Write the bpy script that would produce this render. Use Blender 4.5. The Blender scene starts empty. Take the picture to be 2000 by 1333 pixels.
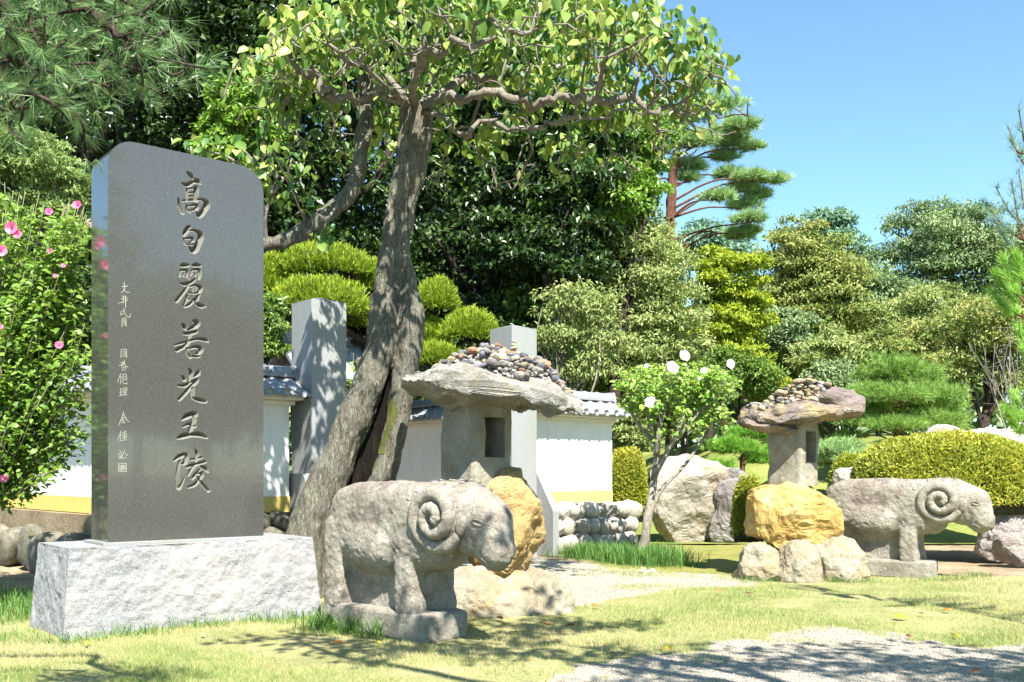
import bpy, bmesh, math, random
import numpy as np
from mathutils import Vector, Matrix
from mathutils.geometry import tessellate_polygon

R = math.radians
scene = bpy.context.scene
C = scene.collection
# ------------------------------------------------------------------ camera, sky, sun
HORIZON, FPX, EYE = 925.0, 1900.0, 1.25
cam_d = bpy.data.cameras.new('camera'); cam = bpy.data.objects.new('camera', cam_d); C.objects.link(cam)
cam.location = (0, 0, EYE); cam.rotation_euler = (R(90), 0, 0)
cam_d.sensor_width = 36; cam_d.lens = 36 * FPX / 2000
cam_d.shift_y = (HORIZON - 666.5) / 2000
cam_d.clip_start = 0.05; cam_d.clip_end = 2000
scene.camera = cam
SUN_EL, SUN_AZ = 52.0, 18.0          # degrees up; degrees to the right of straight behind the camera
world = bpy.data.worlds.new('World'); scene.world = world; world.use_nodes = True
wn = world.node_tree; wn.nodes.clear()
sky = wn.nodes.new('ShaderNodeTexSky'); sky.sky_type = 'NISHITA'; sky.sun_disc = False
sky.sun_elevation = R(SUN_EL); sky.sun_rotation = R(180 - SUN_AZ)
sky.air_density = 1.0; sky.dust_density = 0.15; sky.ozone_density = 0.6; sky.altitude = 600
bg = wn.nodes.new('ShaderNodeBackground'); bg.inputs['Strength'].default_value = 0.092
wo = wn.nodes.new('ShaderNodeOutputWorld')
tn = wn.nodes.new('ShaderNodeMixRGB'); tn.blend_type = 'MULTIPLY'; tn.inputs['Fac'].default_value = 1; tn.inputs['Color2'].default_value = (.8, 1.01, 1, 1)
wn.links.new(sky.outputs[0], tn.inputs['Color1']); wn.links.new(tn.outputs[0], bg.inputs['Color']); wn.links.new(bg.outputs[0], wo.inputs['Surface'])
sd = bpy.data.lights.new('sun', 'SUN'); sd.energy = 5.0; sd.angle = R(0.5); sd.color = (1.0, 0.95, 0.86)
sun = bpy.data.objects.new('sun', sd); C.objects.link(sun)
sdir = Vector((math.sin(R(SUN_AZ)) * math.cos(R(SUN_EL)), -math.cos(R(SUN_AZ)) * math.cos(R(SUN_EL)), math.sin(R(SUN_EL))))
sun.rotation_euler = sdir.to_track_quat('Z', 'Y').to_euler(); sun.location = (0, 0, 30)
scene.view_settings.view_transform = 'Standard'; scene.view_settings.look = 'None'
scene.view_settings.exposure = 1.6; scene.view_settings.gamma = 1.0
scene.view_settings.use_curve_mapping = False
scene.render.engine = 'CYCLES'
scene.cycles.use_denoising = True
scene.cycles.max_bounces = 7; scene.cycles.diffuse_bounces = 3; scene.cycles.glossy_bounces = 3
scene.cycles.transmission_bounces = 4; scene.cycles.sample_clamp_indirect = 6

# ------------------------------------------------------------------ helpers
def at(px, py, Y):
    return np.array([(px - 1000) / FPX * Y, Y, EYE + (HORIZON - py) / FPX * Y])
def norm(a):
    a = np.asarray(a, float)
    return a / np.maximum(np.linalg.norm(a, axis=-1, keepdims=True), 1e-9)
def _hash(ix, iy, iz, s):
    h = (ix * 374761393 + iy * 668265263 + iz * 2147483647 + s * 1274126177) & 0xFFFFFFFF
    h = ((h ^ (h >> 13)) * 1274126177) & 0xFFFFFFFF
    h = (h ^ (h >> 16)) & 0xFFFFFFFF
    return h / 4294967295.0
def vnoise(P, s=0):
    P = np.asarray(P, float); I = np.floor(P).astype(np.int64); F = P - I; F = F * F * (3 - 2 * F)
    out = 0
    for dx in (0, 1):
        wx = F[:, 0] if dx else 1 - F[:, 0]
        for dy in (0, 1):
            wy = F[:, 1] if dy else 1 - F[:, 1]
            for dz in (0, 1):
                wz = F[:, 2] if dz else 1 - F[:, 2]
                out = out + wx * wy * wz * _hash(I[:, 0] + dx, I[:, 1] + dy, I[:, 2] + dz, s)
    return out * 2 - 1
def fbm(P, s=0, o=4, g=0.5):
    a, t = 1.0, 0
    P = np.asarray(P, float)
    for k in range(o):
        t = t + a * vnoise(P * (2.03 ** k) + 17.3 * k, s + k); a *= g
    return t
ORG = {}
SHAPES = {
    'diamond': ([(0, 0, 0), (.45, -.5, .12), (1, 0, -.05), (.45, .5, .12)], [(0, 1, 2), (0, 2, 3)]),
    'ovate': ([(0, 0, 0), (.22, -.42, .08), (.6, -.4, .06), (1, 0, -.16), (.6, .4, .06), (.22, .42, .08), (.5, 0, -.02)],
              [(0, 1, 6), (1, 2, 6), (2, 3, 6), (3, 4, 6), (4, 5, 6), (5, 0, 6)]),
    'petal': ([(0, -.08, 0), (.4, -.5, .1), (.85, -.5, -.02), (1, 0, -.12), (.85, .5, -.02), (.4, .5, .1), (0, .08, 0), (.5, 0, .03)], [(0, 1, 7), (1, 2, 7), (2, 3, 7), (3, 4, 7), (4, 5, 7), (5, 6, 7), (6, 0, 7)]),
    'ovate4': ([(0, 0, 0), (.3, -.44, .08), (.7, -.34, .05), (1, 0, -.16), (.7, .34, .05), (.3, .44, .08)], [(0, 1, 5), (1, 2, 4), (1, 4, 5), (2, 3, 4)]),
    'needle': ([(0, -.5, 0), (1, 0, 0), (0, .5, 0)], [(0, 1, 2)]),
    'blade': ([(0, -.5, 0), (0, .5, 0), (.55, .36, .06), (.55, -.36, .06), (1, 0, .28)], [(0, 1, 2), (0, 2, 3), (3, 2, 4)]),
}
class MB:
    """collects vertices and faces, links them as ONE mesh object"""
    def __init__(s): s.v = []; s.f = []; s.t = []; s.m = []; s.n = 0
    def add(s, v, f, mi=0, tint=None):
        v = np.asarray(v, float).reshape(-1, 3)
        s.v.append(v)
        if isinstance(f, np.ndarray): fs = [f]
        else:
            by = {}
            for q in f: by.setdefault(len(q), []).append(q)
            fs = [np.array(b) for b in by.values()]
        for a in fs: s.f.append(a + s.n); s.m.append(np.full(len(a), mi))
        s.t.append(np.full(len(v), .5) if tint is None else np.broadcast_to(np.asarray(tint, float), (len(v),)))
        s.n += len(v)
    def leaves(s, P, T, N, size, w=.5, shape='diamond', tint=None, mi=0):
        P = np.asarray(P, float); n = len(P)
        if n == 0: return
        T = norm(T); B = norm(np.cross(N, T)); N = np.cross(T, B)
        tv, tf = SHAPES[shape]; tv = np.array(tv); tf = np.array(tf); k = len(tv)
        size = np.broadcast_to(np.asarray(size, float), (n,))[:, None, None]
        V = P[:, None] + size * (tv[None, :, 0:1] * T[:, None] + w * tv[None, :, 1:2] * B[:, None] + tv[None, :, 2:3] * N[:, None])
        F = (tf[None] + (np.arange(n) * k)[:, None, None]).reshape(-1, 3)
        s.add(V.reshape(-1, 3), F, mi, None if tint is None else np.repeat(np.asarray(tint, float), k))
    def tube(s, pts, rad, sides=8, mi=0, wob=0, seed=0, caps=True, twist=0):
        pts = np.asarray(pts, float); n = len(pts); rad = np.broadcast_to(np.asarray(rad, float), (n,))
        tan = norm(np.gradient(pts, axis=0))
        u = np.cross(tan[0], (0, 0, 1.0)); u = norm(u) if np.linalg.norm(u) > .05 else np.array([1.0, 0, 0])
        V = np.empty((n, sides, 3)); a = np.arange(sides) * 2 * math.pi / sides
        for i in range(n):
            u = norm(u - tan[i] * np.dot(u, tan[i])); w = np.cross(tan[i], u)
            V[i] = pts[i] + rad[i] * (np.cos(a + twist * i)[:, None] * u + np.sin(a + twist * i)[:, None] * w)
        V = V.reshape(-1, 3)
        if wob:
            V = V + wob * (np.repeat(rad, sides)[:, None]) * np.stack([vnoise(V * 9 + 5 * k, seed + k) for k in range(3)], 1)
        i = np.arange(n - 1)[:, None] * sides; j = np.arange(sides)[None]; j2 = (j + 1) % sides
        F = np.stack([i + j, i + j2, i + sides + j2, i + sides + j], -1).reshape(-1, 4)
        s.add(V, F, mi)
        if caps and sides > 2:
            b = s.n - n * sides
            s.f.append(np.array([list(range(b + sides - 1, b - 1, -1)), list(range(b + (n - 1) * sides, b + n * sides))])); s.m.append(np.full(2, mi))
    def box(s, c, u, v, w, mi=0, top=None):
        """c centre; u,v,w half vectors; top=(su,sv) scales the w+ face"""
        c, u, v, w = map(lambda q: np.asarray(q, float), (c, u, v, w)); tu, tv = top or (1, 1)
        V = [c - u - v - w, c + u - v - w, c + u + v - w, c - u + v - w, c - u * tu - v * tv + w, c + u * tu - v * tv + w, c + u * tu + v * tv + w, c - u * tu + v * tv + w]
        s.add(V, np.array([(3, 2, 1, 0), (4, 5, 6, 7), (0, 1, 5, 4), (1, 2, 6, 5), (2, 3, 7, 6), (3, 0, 4, 7)]), mi)
    def build(s, name, mat, parent=None, smooth=False, link=True, bevel=0):
        me = bpy.data.meshes.new(name)
        V = np.concatenate(s.v); org = ORG.get(parent.name) if parent else None
        if org is not None: V = V - org
        cnt = np.concatenate([np.full(len(a), a.shape[1]) for a in s.f]); L = np.concatenate([a.ravel() for a in s.f])
        me.vertices.add(len(V)); me.vertices.foreach_set('co', V.ravel())
        me.loops.add(len(L)); me.loops.foreach_set('vertex_index', L.astype(np.int32))
        me.polygons.add(len(cnt)); me.polygons.foreach_set('loop_start', np.concatenate([[0], np.cumsum(cnt)[:-1]]).astype(np.int32))
        me.polygons.foreach_set('use_smooth', np.full(len(cnt), smooth))
        mats = mat if isinstance(mat, (list, tuple)) else [mat]
        for m in mats: me.materials.append(m)
        if len(mats) > 1: me.polygons.foreach_set('material_index', np.concatenate(s.m).astype(np.int32))
        at_ = me.attributes.new('tint', 'FLOAT', 'POINT'); at_.data.foreach_set('value', np.concatenate(s.t).astype(np.float32))
        me.update(calc_edges=True)
        if bevel:
            bm = bmesh.new(); bm.from_mesh(me)
            bmesh.ops.remove_doubles(bm, verts=bm.verts, dist=1e-5)
            bmesh.ops.bevel(bm, geom=[e for e in bm.edges if len(e.link_faces) == 2 and e.calc_face_angle(0) > .5], offset=bevel, segments=2, affect='EDGES', profile=.6)
            bm.to_mesh(me); bm.free()
        if not link: return me
        return link_obj(name, me, parent)
def link_obj(name, me, parent=None):
    o = bpy.data.objects.new(name, me); C.objects.link(o)
    if parent: o.parent = parent; ORG[o.name] = ORG.get(parent.name, np.zeros(3))
    return o
def tag(o, label=None, cat=None, group=None, kind=None):
    for k, v in (('label', label), ('category', cat), ('group', group), ('kind', kind)):
        if v: o[k] = v
    return o
def thing(name, label, cat, loc=(0, 0, 0), group=None):
    o = bpy.data.objects.new(name, None); C.objects.link(o); o.location = [float(q) for q in loc]
    o.empty_display_size = .2
    ORG[o.name] = np.array(loc, float)
    return tag(o, label, cat, group)
def copy_tree(o, parent=None):
    c = o.copy(); C.objects.link(c); c.parent = parent
    ORG[c.name] = ORG.get(o.name, np.zeros(3))
    for ch in [x for x in o.children]: copy_tree(ch, c)
    return c
_ico = {}
def ico(n):
    if n not in _ico:
        bm = bmesh.new(); bmesh.ops.create_icosphere(bm, subdivisions=n, radius=1)
        bm.verts.ensure_lookup_table()
        _ico[n] = (np.array([v.co for v in bm.verts]), np.array([[v.index for v in f.verts] for f in bm.faces])); bm.free()
    return _ico[n]
def rock(radii, seed, sub=4, boxy=.6, cuts=7, rough=.08, freq=1.6, cutd=(.72, .98)):
    V, F = ico(sub); rg = np.random.default_rng(seed)
    V = np.sign(V) * np.abs(V) ** boxy if boxy != 1 else V.copy()
    V = V / np.maximum(np.abs(V).max(), 1e-6)
    for k in range(cuts):
        n = norm(rg.normal(size=3)); d = rg.uniform(*cutd)
        V = V - np.maximum(0, V @ n - d)[:, None] * n
    radii = np.asarray(radii, float); V = V * radii; k = float(np.prod(radii) ** (1 / 3)); nn = norm(V / radii ** 2)
    V = V + nn * (rough * k * fbm(V / k * freq, seed, 5, .55))[:, None]
    V = V + nn * (rough * .4 * k * (np.abs(vnoise(V / k * freq * 2.3, seed + 50)) - .3))[:, None]
    return V, F
def rotz(V, a):
    c, s_ = math.cos(a), math.sin(a); V = np.asarray(V, float)
    return np.stack([V[:, 0] * c - V[:, 1] * s_, V[:, 0] * s_ + V[:, 1] * c, V[:, 2]], 1)
def crom(pts, n=6):
    p = np.asarray(pts, float)
    if len(p) < 3:
        t = np.linspace(0, 1, n + 1)[:, None]; return p[0] * (1 - t) + p[-1] * t
    q = np.vstack([2 * p[0] - p[1], p, 2 * p[-1] - p[-2]]); out = []
    for i in range(1, len(q) - 2):
        for t in np.linspace(0, 1, n, endpoint=False):
            a, b, c, d = q[i - 1], q[i], q[i + 1], q[i + 2]
            out.append(.5 * (2 * b + (c - a) * t + (2 * a - 5 * b + 4 * c - d) * t * t + (3 * b - a - 3 * c + d) * t ** 3))
    out.append(p[-1]); return np.array(out)
def remesh(mb, voxel, smooth_it=4, name='remesh', disp=None):
    """unites the collected closed shapes into one continuous skin; returns verts, faces"""
    o = mb.build(name, [], None, False); 
    m = o.modifiers.new('r', 'REMESH'); m.mode = 'VOXEL'; m.voxel_size = voxel
    if smooth_it:
        k = o.modifiers.new('s', 'SMOOTH'); k.factor = .5; k.iterations = smooth_it
    dg = bpy.context.evaluated_depsgraph_get(); dg.update()
    me = bpy.data.meshes.new_from_object(o.evaluated_get(dg))
    V = np.empty(len(me.vertices) * 3); me.vertices.foreach_get('co', V); V = V.reshape(-1, 3)
    F = [tuple(p.vertices) for p in me.polygons]
    Nn = np.empty(len(me.vertices) * 3); me.vertices.foreach_get('normal', Nn)
    bpy.data.objects.remove(o); bpy.data.meshes.remove(me)
    return V, F, Nn.reshape(-1, 3)

# ------------------------------------------------------------------ materials
class NT:
    def __init__(s, name):
        s.m = bpy.data.materials.new(name); s.m.use_nodes = True; s.t = s.m.node_tree; s.t.nodes.clear()
        s.out = s.t.nodes.new('ShaderNodeOutputMaterial')
    def n(s, typ, **kw):
        nd = s.t.nodes.new('ShaderNode' + typ)
        for k, v in kw.items():
            if hasattr(nd, k) and k not in nd.inputs: setattr(nd, k, v)
        return nd
    def set(s, nd, key, v):
        if isinstance(v, bpy.types.NodeSocket): s.t.links.new(v, nd.inputs[key])
        else: nd.inputs[key].default_value = v
    def noise(s, vec, scale, detail=6, rough=.6, dist=0):
        nd = s.n('TexNoise'); s.set(nd, 'Vector', vec); s.set(nd, 'Scale', scale); s.set(nd, 'Detail', detail); s.set(nd, 'Roughness', rough); s.set(nd, 'Distortion', dist)
        return nd.outputs['Fac']
    def ramp(s, fac, stops, interp='LINEAR'):
        nd = s.n('ValToRGB'); s.t.links.new(fac, nd.inputs['Fac']); r = nd.color_ramp; r.interpolation = interp
        while len(r.elements) < len(stops): r.elements.new(.5)
        for e, (p, c) in zip(r.elements, stops):
            e.position = p; e.color = (*c, 1) if len(c) == 3 else c
        return nd.outputs['Color']
    def mix(s, fac, a, b, mode='MIX'):
        nd = s.n('MixRGB', blend_type=mode); s.set(nd, 'Fac', fac)
        for k, v in (('Color1', a), ('Color2', b)): s.set(nd, k, v if isinstance(v, bpy.types.NodeSocket) else (*v, 1))
        return nd.outputs['Color']
    def bump(s, h, strength=.5, dist=.02, prev=None):
        nd = s.n('Bump'); s.set(nd, 'Height', h); s.set(nd, 'Strength', strength); s.set(nd, 'Distance', dist)
        if prev is not None: s.set(nd, 'Normal', prev)
        return nd.outputs['Normal']
    def obj(s): return s.n('TexCoord').outputs['Object']
    def math(s, op, a, b=0.0):
        nd = s.n('Math', operation=op); s.set(nd, 0, a); s.set(nd, 1, b); return nd.outputs[0]
    def scale(s, vec, sc):
        nd = s.n('Mapping'); s.set(nd, 'Vector', vec); s.set(nd, 'Scale', sc); return nd.outputs[0]
    def finish(s, col, rough=.8, normal=None, spec=.3, **kw):
        b = s.n('BsdfPrincipled'); s.set(b, 'Base Color', col if isinstance(col, bpy.types.NodeSocket) else (*col, 1)); s.set(b, 'Roughness', rough)
        s.set(b, 'Specular IOR Level', spec)
        for k, v in kw.items(): s.set(b, k.replace('_', ' '), v)
        if normal is not None: s.set(b, 'Normal', normal)
        s.t.links.new(b.outputs[0], s.out.inputs['Surface']); return s.m
def m_plain(name, col, rough=.7, var=.15, scale=6, bump=.2, spec=.3, fine=60):
    t = NT(name); v = t.obj(); a = t.noise(v, scale, 6); c = np.array(col)
    cc = t.ramp(a, [(.25, tuple(c * (1 - var))), (.75, tuple(np.minimum(c * (1 + var), 1)))])
    return t.finish(cc, rough, t.bump(t.noise(v, fine, 4), bump, .01), spec)
def m_rock(name, cols, scale=3.0, bump=.6, rough=.9, stain=None, lichen=None, crack=.5, fine=70, rnd=0, stretch=None, bdist=.03):
    t = NT(name); v = t.obj()
    if rnd:
        oi = t.n('ObjectInfo'); va = t.n('VectorMath', operation='ADD'); t.set(va, 0, v)
        cx = t.n('CombineXYZ'); t.set(cx, 0, t.math('MULTIPLY', oi.outputs['Random'], 37.0)); t.set(cx, 2, t.math('MULTIPLY', oi.outputs['Random'], 91.0)); t.set(va, 1, cx.outputs[0]); v = va.outputs[0]
    vs = t.scale(v, stretch) if stretch else v
    a = t.noise(vs, scale, 9, .65, .6)
    k = len(cols); c = t.ramp(a, [(.3 + .4 * i / max(k - 1, 1), cc) for i, cc in enumerate(cols)])
    if stain: c = t.mix(t.ramp(t.noise(v, scale * .8, 7, .7, .3), [(.5, (0, 0, 0)), (.64, (1, 1, 1))]), c, stain)
    if lichen: c = t.mix(t.ramp(t.noise(v, scale * 4.2, 5, .6), [(.6, (0, 0, 0)), (.68, (.75, .75, .75))]), c, lichen)
    g = t.noise(v, fine, 3, .7)
    c = t.mix(.55, c, t.ramp(g, [(.3, (.45, .45, .45)), (.7, (1.4, 1.4, 1.4))]), 'MULTIPLY')
    if rnd: 
        c = t.mix(1.0, c, t.ramp(oi.outputs['Random'], [(0, (1 - rnd, 1 - rnd, 1 - rnd * .9)), (.5, (1, .97, .92)), (1, (1 + rnd, 1 + rnd, 1 + rnd))]), 'MULTIPLY')
    n = t.bump(t.noise(vs, scale * 5, 8, .7, .4), bump, bdist)
    if crack:
        vo = t.n('TexVoronoi', feature='DISTANCE_TO_EDGE'); t.set(vo, 'Vector', t.mix(.25, vs, t.n('TexNoise').outputs['Color'])); t.set(vo, 'Scale', scale * 1.3)
        n = t.bump(t.ramp(vo.outputs['Distance'], [(0, (0, 0, 0)), (.04, (1, 1, 1))]), crack * .4, .02, n)
    n = t.bump(g, bump * .7, .006, n)
    return t.finish(c, rough, n, .25)
def m_granite(name, base, dark, light, scale=260, rough=.6, bump=.12, spec=.4, stain=None, sscale=2.0):
    t = NT(name); v = t.obj()
    c = t.ramp(t.noise(v, scale, 2, .8), [(.33, dark), (.47, base), (.58, base), (.7, light)])
    if stain: c = t.mix(t.ramp(t.noise(t.scale(v, (1, 1, .35)), sscale, 6, .65), [(.45, (0, 0, 0)), (.75, (.8, .8, .8))]), c, stain)
    n = t.bump(t.noise(v, scale * .6, 3, .7), bump, .005) if bump else None
    return t.finish(c, rough, n, spec)
def m_leaf(name, cols, trans=.3, rough=.5, spec=.35, rnd=0):
    t = NT(name); a = t.n('Attribute', attribute_name='tint'); k = len(cols)
    c = t.ramp(a.outputs['Fac'], [(i / max(k - 1, 1), cc) for i, cc in enumerate(cols)])
    if rnd:
        oi = t.n('ObjectInfo'); c = t.mix(1, c, t.ramp(oi.outputs['Random'], [(0, (1 - rnd, 1 - rnd, 1)), (1, (1 + rnd, 1 + rnd * .6, 1))]), 'MULTIPLY')
    b = t.n('BsdfPrincipled'); t.set(b, 'Base Color', c); t.set(b, 'Roughness', rough); t.set(b, 'Specular IOR Level', spec)
    tr = t.n('BsdfTranslucent'); t.set(tr, 'Color', t.mix(.6, c, t.mix(1, c, (1.25, 1.2, .5), 'MULTIPLY')))
    mx = t.n('MixShader'); t.set(mx, 'Fac', trans); t.t.links.new(b.outputs[0], mx.inputs[1]); t.t.links.new(tr.outputs[0], mx.inputs[2])
    t.t.links.new(mx.outputs[0], t.out.inputs['Surface']); return t.m
def m_bark(name, cols, scale=3, lich=None, bump=1.0, stretch=(3, 3, .7)):
    t = NT(name); v = t.obj(); vs = t.scale(v, stretch)
    a = t.noise(vs, scale * 2.5, 9, .7, .8)
    c = t.ramp(a, [(.3 + .4 * i / (len(cols) - 1), cc) for i, cc in enumerate(cols)])
    if lich: c = t.mix(t.ramp(t.noise(v, scale * 1.6, 6, .7), [(.48, (0, 0, 0)), (.62, (.8, .8, .8))]), c, lich)
    rg_ = t.noise(t.scale(v, (stretch[0] * 1.0, stretch[1] * 1.0, stretch[2] * .45)), scale * 4, 5, .65, 1.6)
    rr_ = t.math('ABSOLUTE', t.math('SUBTRACT', rg_, .5)); cr = t.ramp(rr_, [(0, (0, 0, 0)), (.09, (1, 1, 1))])
    c = t.mix(.55, c, t.ramp(rr_, [(0, (.28, .25, .22)), (.07, (1, 1, 1))]), 'MULTIPLY')
    fn = t.noise(v, 60, 5, .75); c = t.mix(.5, c, t.ramp(fn, [(.3, (.5, .5, .5)), (.7, (1.4, 1.4, 1.4))]), 'MULTIPLY')
    n = t.bump(cr, bump * .8, .03); n = t.bump(a, bump * .7, .03, n); n = t.bump(fn, bump * .4, .008, n)
    return t.finish(c, .92, n, .2)

M = {}
M['stele'] = m_granite('polished_dark_granite', (.062, .063, .058), (.03, .031, .029), (.2, .2, .175), 260, .11, 0, .55)
M['stele'].node_tree.nodes['Principled BSDF'].inputs['Coat Weight'].default_value = .5
M['stele'].node_tree.nodes['Principled BSDF'].inputs['Coat Roughness'].default_value = .03
M['carved'] = m_granite('rough_cut_granite', (.165, .16, .138), (.09, .09, .08), (.22, .21, .185), 200, .9, .15, .15)
M['inlay'] = m_granite('pale_incised_granite', (.3, .3, .25), (.2, .2, .17), (.4, .4, .34), 200, .9, .1, .2)
M['pedestal'] = m_granite('rough_white_granite', (.235, .24, .25), (.09, .09, .095), (.35, .35, .36), 105, .85, .5, .3, (.34, .32, .3), 3)
M['post'] = m_granite('grey_post_granite', (.27, .28, .29), (.15, .16, .165), (.4, .4, .4), 110, .65, .12, .3, (.2, .21, .12), .8)
M['ram'] = m_rock('weathered_carved_stone', [(.2, .172, .143), (.31, .283, .236), (.39, .365, .31)], 3.4, 1.0, .95, (.19, .158, .135), (.43, .415, .36), 0, 75)
M['cap1'] = m_rock('grey_layered_stone', [(.17, .155, .125), (.26, .25, .225), (.35, .345, .32)], 2.6, 1.0, .9, (.22, .185, .125), (.55, .53, .47), .8, 60, 0, (1, 1, 1.5))
M['cap2'] = m_rock('purple_brown_stone', [(.12, .1, .095), (.19, .155, .145), (.28, .23, .2)], 2.2, .9, .9, (.32, .25, .13), (.5, .48, .44), .7, 60, 0, (1, 1, 2.2))
M['ochre'] = m_rock('ochre_boulder_stone', [(.32, .19, .055), (.5, .34, .12), (.56, .45, .23)], 2.0, 1.0, .9, (.42, .26, .07), None, .7, 45)
M['ochre1'] = m_rock('brown_ochre_boulder_stone', [(.2, .125, .045), (.34, .24, .1), (.42, .34, .2)], 2.0, 1.0, .9, (.3, .19, .06), None, .7, 45)
M['footrock'] = m_rock('pale_tan_stone', [(.2, .165, .115), (.265, .235, .175), (.33, .3, .24)], 2.0, .6, .9, (.3, .23, .13), (.35, .34, .31), .5, 60, .1)
M['box'] = m_rock('grey_lantern_stone', [(.2, .18, .14), (.28, .26, .21), (.36, .34, .28)], 3.0, .5, .95, (.22, .18, .12), None, 0, 80)
M['pebble'] = m_rock('river_pebble', [(.13, .13, .125), (.21, .2, .185), (.3, .28, .24)], 6, .3, .8, None, None, 0, 90, .5)
M['pebble_tan'] = m_rock('tan_pebble', [(.26, .2, .12), (.35, .29, .19), (.44, .38, .28)], 6, .3, .8, None, None, 0, 90, .35)
M['pebble_dark'] = m_rock('slate_pebble', [(.08, .085, .11), (.14, .145, .17), (.2, .2, .22)], 6, .3, .7, None, None, 0, 90, .4)
M['pebble_rust'] = m_rock('rust_pebble', [(.2, .1, .07), (.3, .16, .1), (.38, .24, .16)], 6, .3, .8, None, None, 0, 90, .3)
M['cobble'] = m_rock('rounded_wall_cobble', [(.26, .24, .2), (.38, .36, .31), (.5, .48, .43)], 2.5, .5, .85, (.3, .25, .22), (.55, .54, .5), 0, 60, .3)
M['darkcobble'] = m_rock('dark_cobble', [(.09, .085, .07), (.16, .15, .12), (.25, .23, .18)], 2.5, .5, .9, (.1, .1, .05), (.4, .38, .33), 0, 60, .25)  # wall cobble in a darker tone with dark greenish patches
M['boulder'] = m_rock('pale_garden_boulder', [(.22, .2, .17), (.34, .32, .28), (.45, .43, .39)], 1.5, 1.0, .9, (.27, .215, .15), None, 1.0, 40, .15)
M['boulder2'] = m_rock('purple_grey_boulder', [(.15, .125, .115), (.25, .225, .21), (.42, .4, .37)], 1.4, .9, .9, (.2, .17, .17), None, .8, 40, .15)
t_ = NT('white_lime_plaster'); v_ = t_.obj(); c_ = t_.mix(t_.ramp(t_.noise(t_.scale(v_, (3, 3, .5)), 2.2, 7, .7), [(.45, (0, 0, 0)), (.8, (.55, .55, .55))]), (.8, .8, .78), (.62, .6, .53))
c_ = t_.mix(t_.ramp(t_.noise(v_, 9, 5, .6), [(.6, (0, 0, 0)), (.75, (.3, .3, .3))]), c_, (.5, .47, .4)); M['plaster'] = t_.finish(c_, .9, t_.bump(t_.noise(v_, 50, 4), .12, .01), .2)
M['ochreband'] = m_plain('yellow_plaster_band', (.62, .47, .14), .9, .1, 5, .1, .2)
M['tile'] = m_plain('grey_roof_tile', (.25, .26, .28), .38, .25, 7, .15, .5)
M['eave'] = m_plain('pale_eave_board', (.7, .68, .6), .8, .06, 4, .1)
M['bark'] = m_bark('grey_furrowed_bark', [(.12, .105, .083), (.285, .265, .21), (.42, .405, .33)], 4.5, (.35, .36, .28), 1.5)
M['twig'] = m_bark('pale_grey_twig_bark', [(.14, .11, .09), (.3, .26, .22), (.42, .38, .33)], 5, (.4, .4, .33), .7, (3, 3, 1.5))
M['deadwood'] = m_bark('rotten_heartwood', [(.006, .005, .004), (.016, .012, .009), (.045, .03, .02)], 3, None, 1.0, (4, 4, .5))
M['moss'] = m_plain('yellow_moss', (.085, .092, .022), .95, .4, 14, .6)
M['darkbark'] = m_bark('dark_woodland_bark', [(.03, .022, .018), (.08, .06, .048), (.14, .11, .09)], 2.5, None, .8)
M['redbark'] = m_bark('red_pine_bark', [(.1, .05, .035), (.24, .11, .07), (.36, .19, .12)], 3, None, .9, (3, 3, 1))
M['greenstem'] = m_plain('green_brown_stem', (.2, .2, .1), .8, .25, 12, .2)
M['palestem'] = m_bark('pale_shrub_bark', [(.2, .17, .13), (.36, .32, .26), (.48, .44, .38)], 5, None, .6, (2, 2, .8))

L = {}
L['main'] = m_leaf('broad_green_leaf', [(0.06, 0.16, 0.04), (0.15, 0.27, 0.055), (0.3, 0.4, 0.085), (0.46, 0.5, 0.16)], .38, .42, .4)
L['hib'] = m_leaf('hibiscus_leaf', [(0.05, 0.115, 0.013), (0.115, 0.22, 0.026), (0.23, 0.36, 0.06)], .35, .45, .4)
L['hibw'] = m_leaf('white_hibiscus_leaf', [(0.09, 0.19, 0.022), (0.18, 0.33, 0.045), (0.34, 0.48, 0.09)], .35, .45, .4)
L['dark'] = m_leaf('dark_evergreen_leaf', [(0.014, 0.034, 0.007), (0.034, 0.075, 0.014), (0.09, 0.16, 0.026)], .2, .36, .5)
L['mid'] = m_leaf('laurel_leaf', [(0.05, 0.1, 0.014), (0.11, 0.2, 0.028), (0.22, 0.32, 0.05)], .3, .4, .45)
L['laurel'] = m_leaf('sunlit_laurel_leaf', [(.08, .17, .02), (.18, .33, .04), (.34, .48, .08)], .35, .4, .45)  # lighter copy of the laurel leaf, sunlight put into its colour
L['maple'] = m_leaf('green_maple_leaf', [(.13, .2, .06), (.24, .34, .11), (.38, .47, .18)], .35, .5, .3)
L['ymaple'] = m_leaf('yellow_maple_leaf', [(0.16, 0.23, 0.018), (0.32, 0.4, 0.035), (0.48, 0.54, 0.06)], .35, .5, .3)
L['olive'] = m_leaf('olive_leaf', [(0.14, 0.19, 0.05), (0.29, 0.36, 0.12), (0.46, 0.51, 0.22)], .3, .5, .35)  # olive, grey and russet lightened: distance haze put into the leaf colour
L['grey'] = m_leaf('grey_green_leaf', [(0.11, 0.17, 0.07), (0.21, 0.3, 0.13), (0.35, 0.44, 0.22)], .25, .5, .35)
L['blue'] = m_leaf('blue_green_leaf', [(0.13, 0.24, 0.16), (0.22, 0.36, 0.26), (0.32, 0.48, 0.35)], .25, .5, .3)  # haze blue of far trees put into the colour; young pine shoots share it
L['russet'] = m_leaf('russet_green_leaf', [(0.13, 0.19, 0.045), (0.26, 0.32, 0.085), (0.42, 0.4, 0.15)], .3, .5, .3)
L['pad'] = m_leaf('podocarp_leaf', [(0.12, 0.2, 0.018), (0.29, 0.41, 0.036), (0.55, 0.6, 0.085)], .35, .5, .35)
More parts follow.
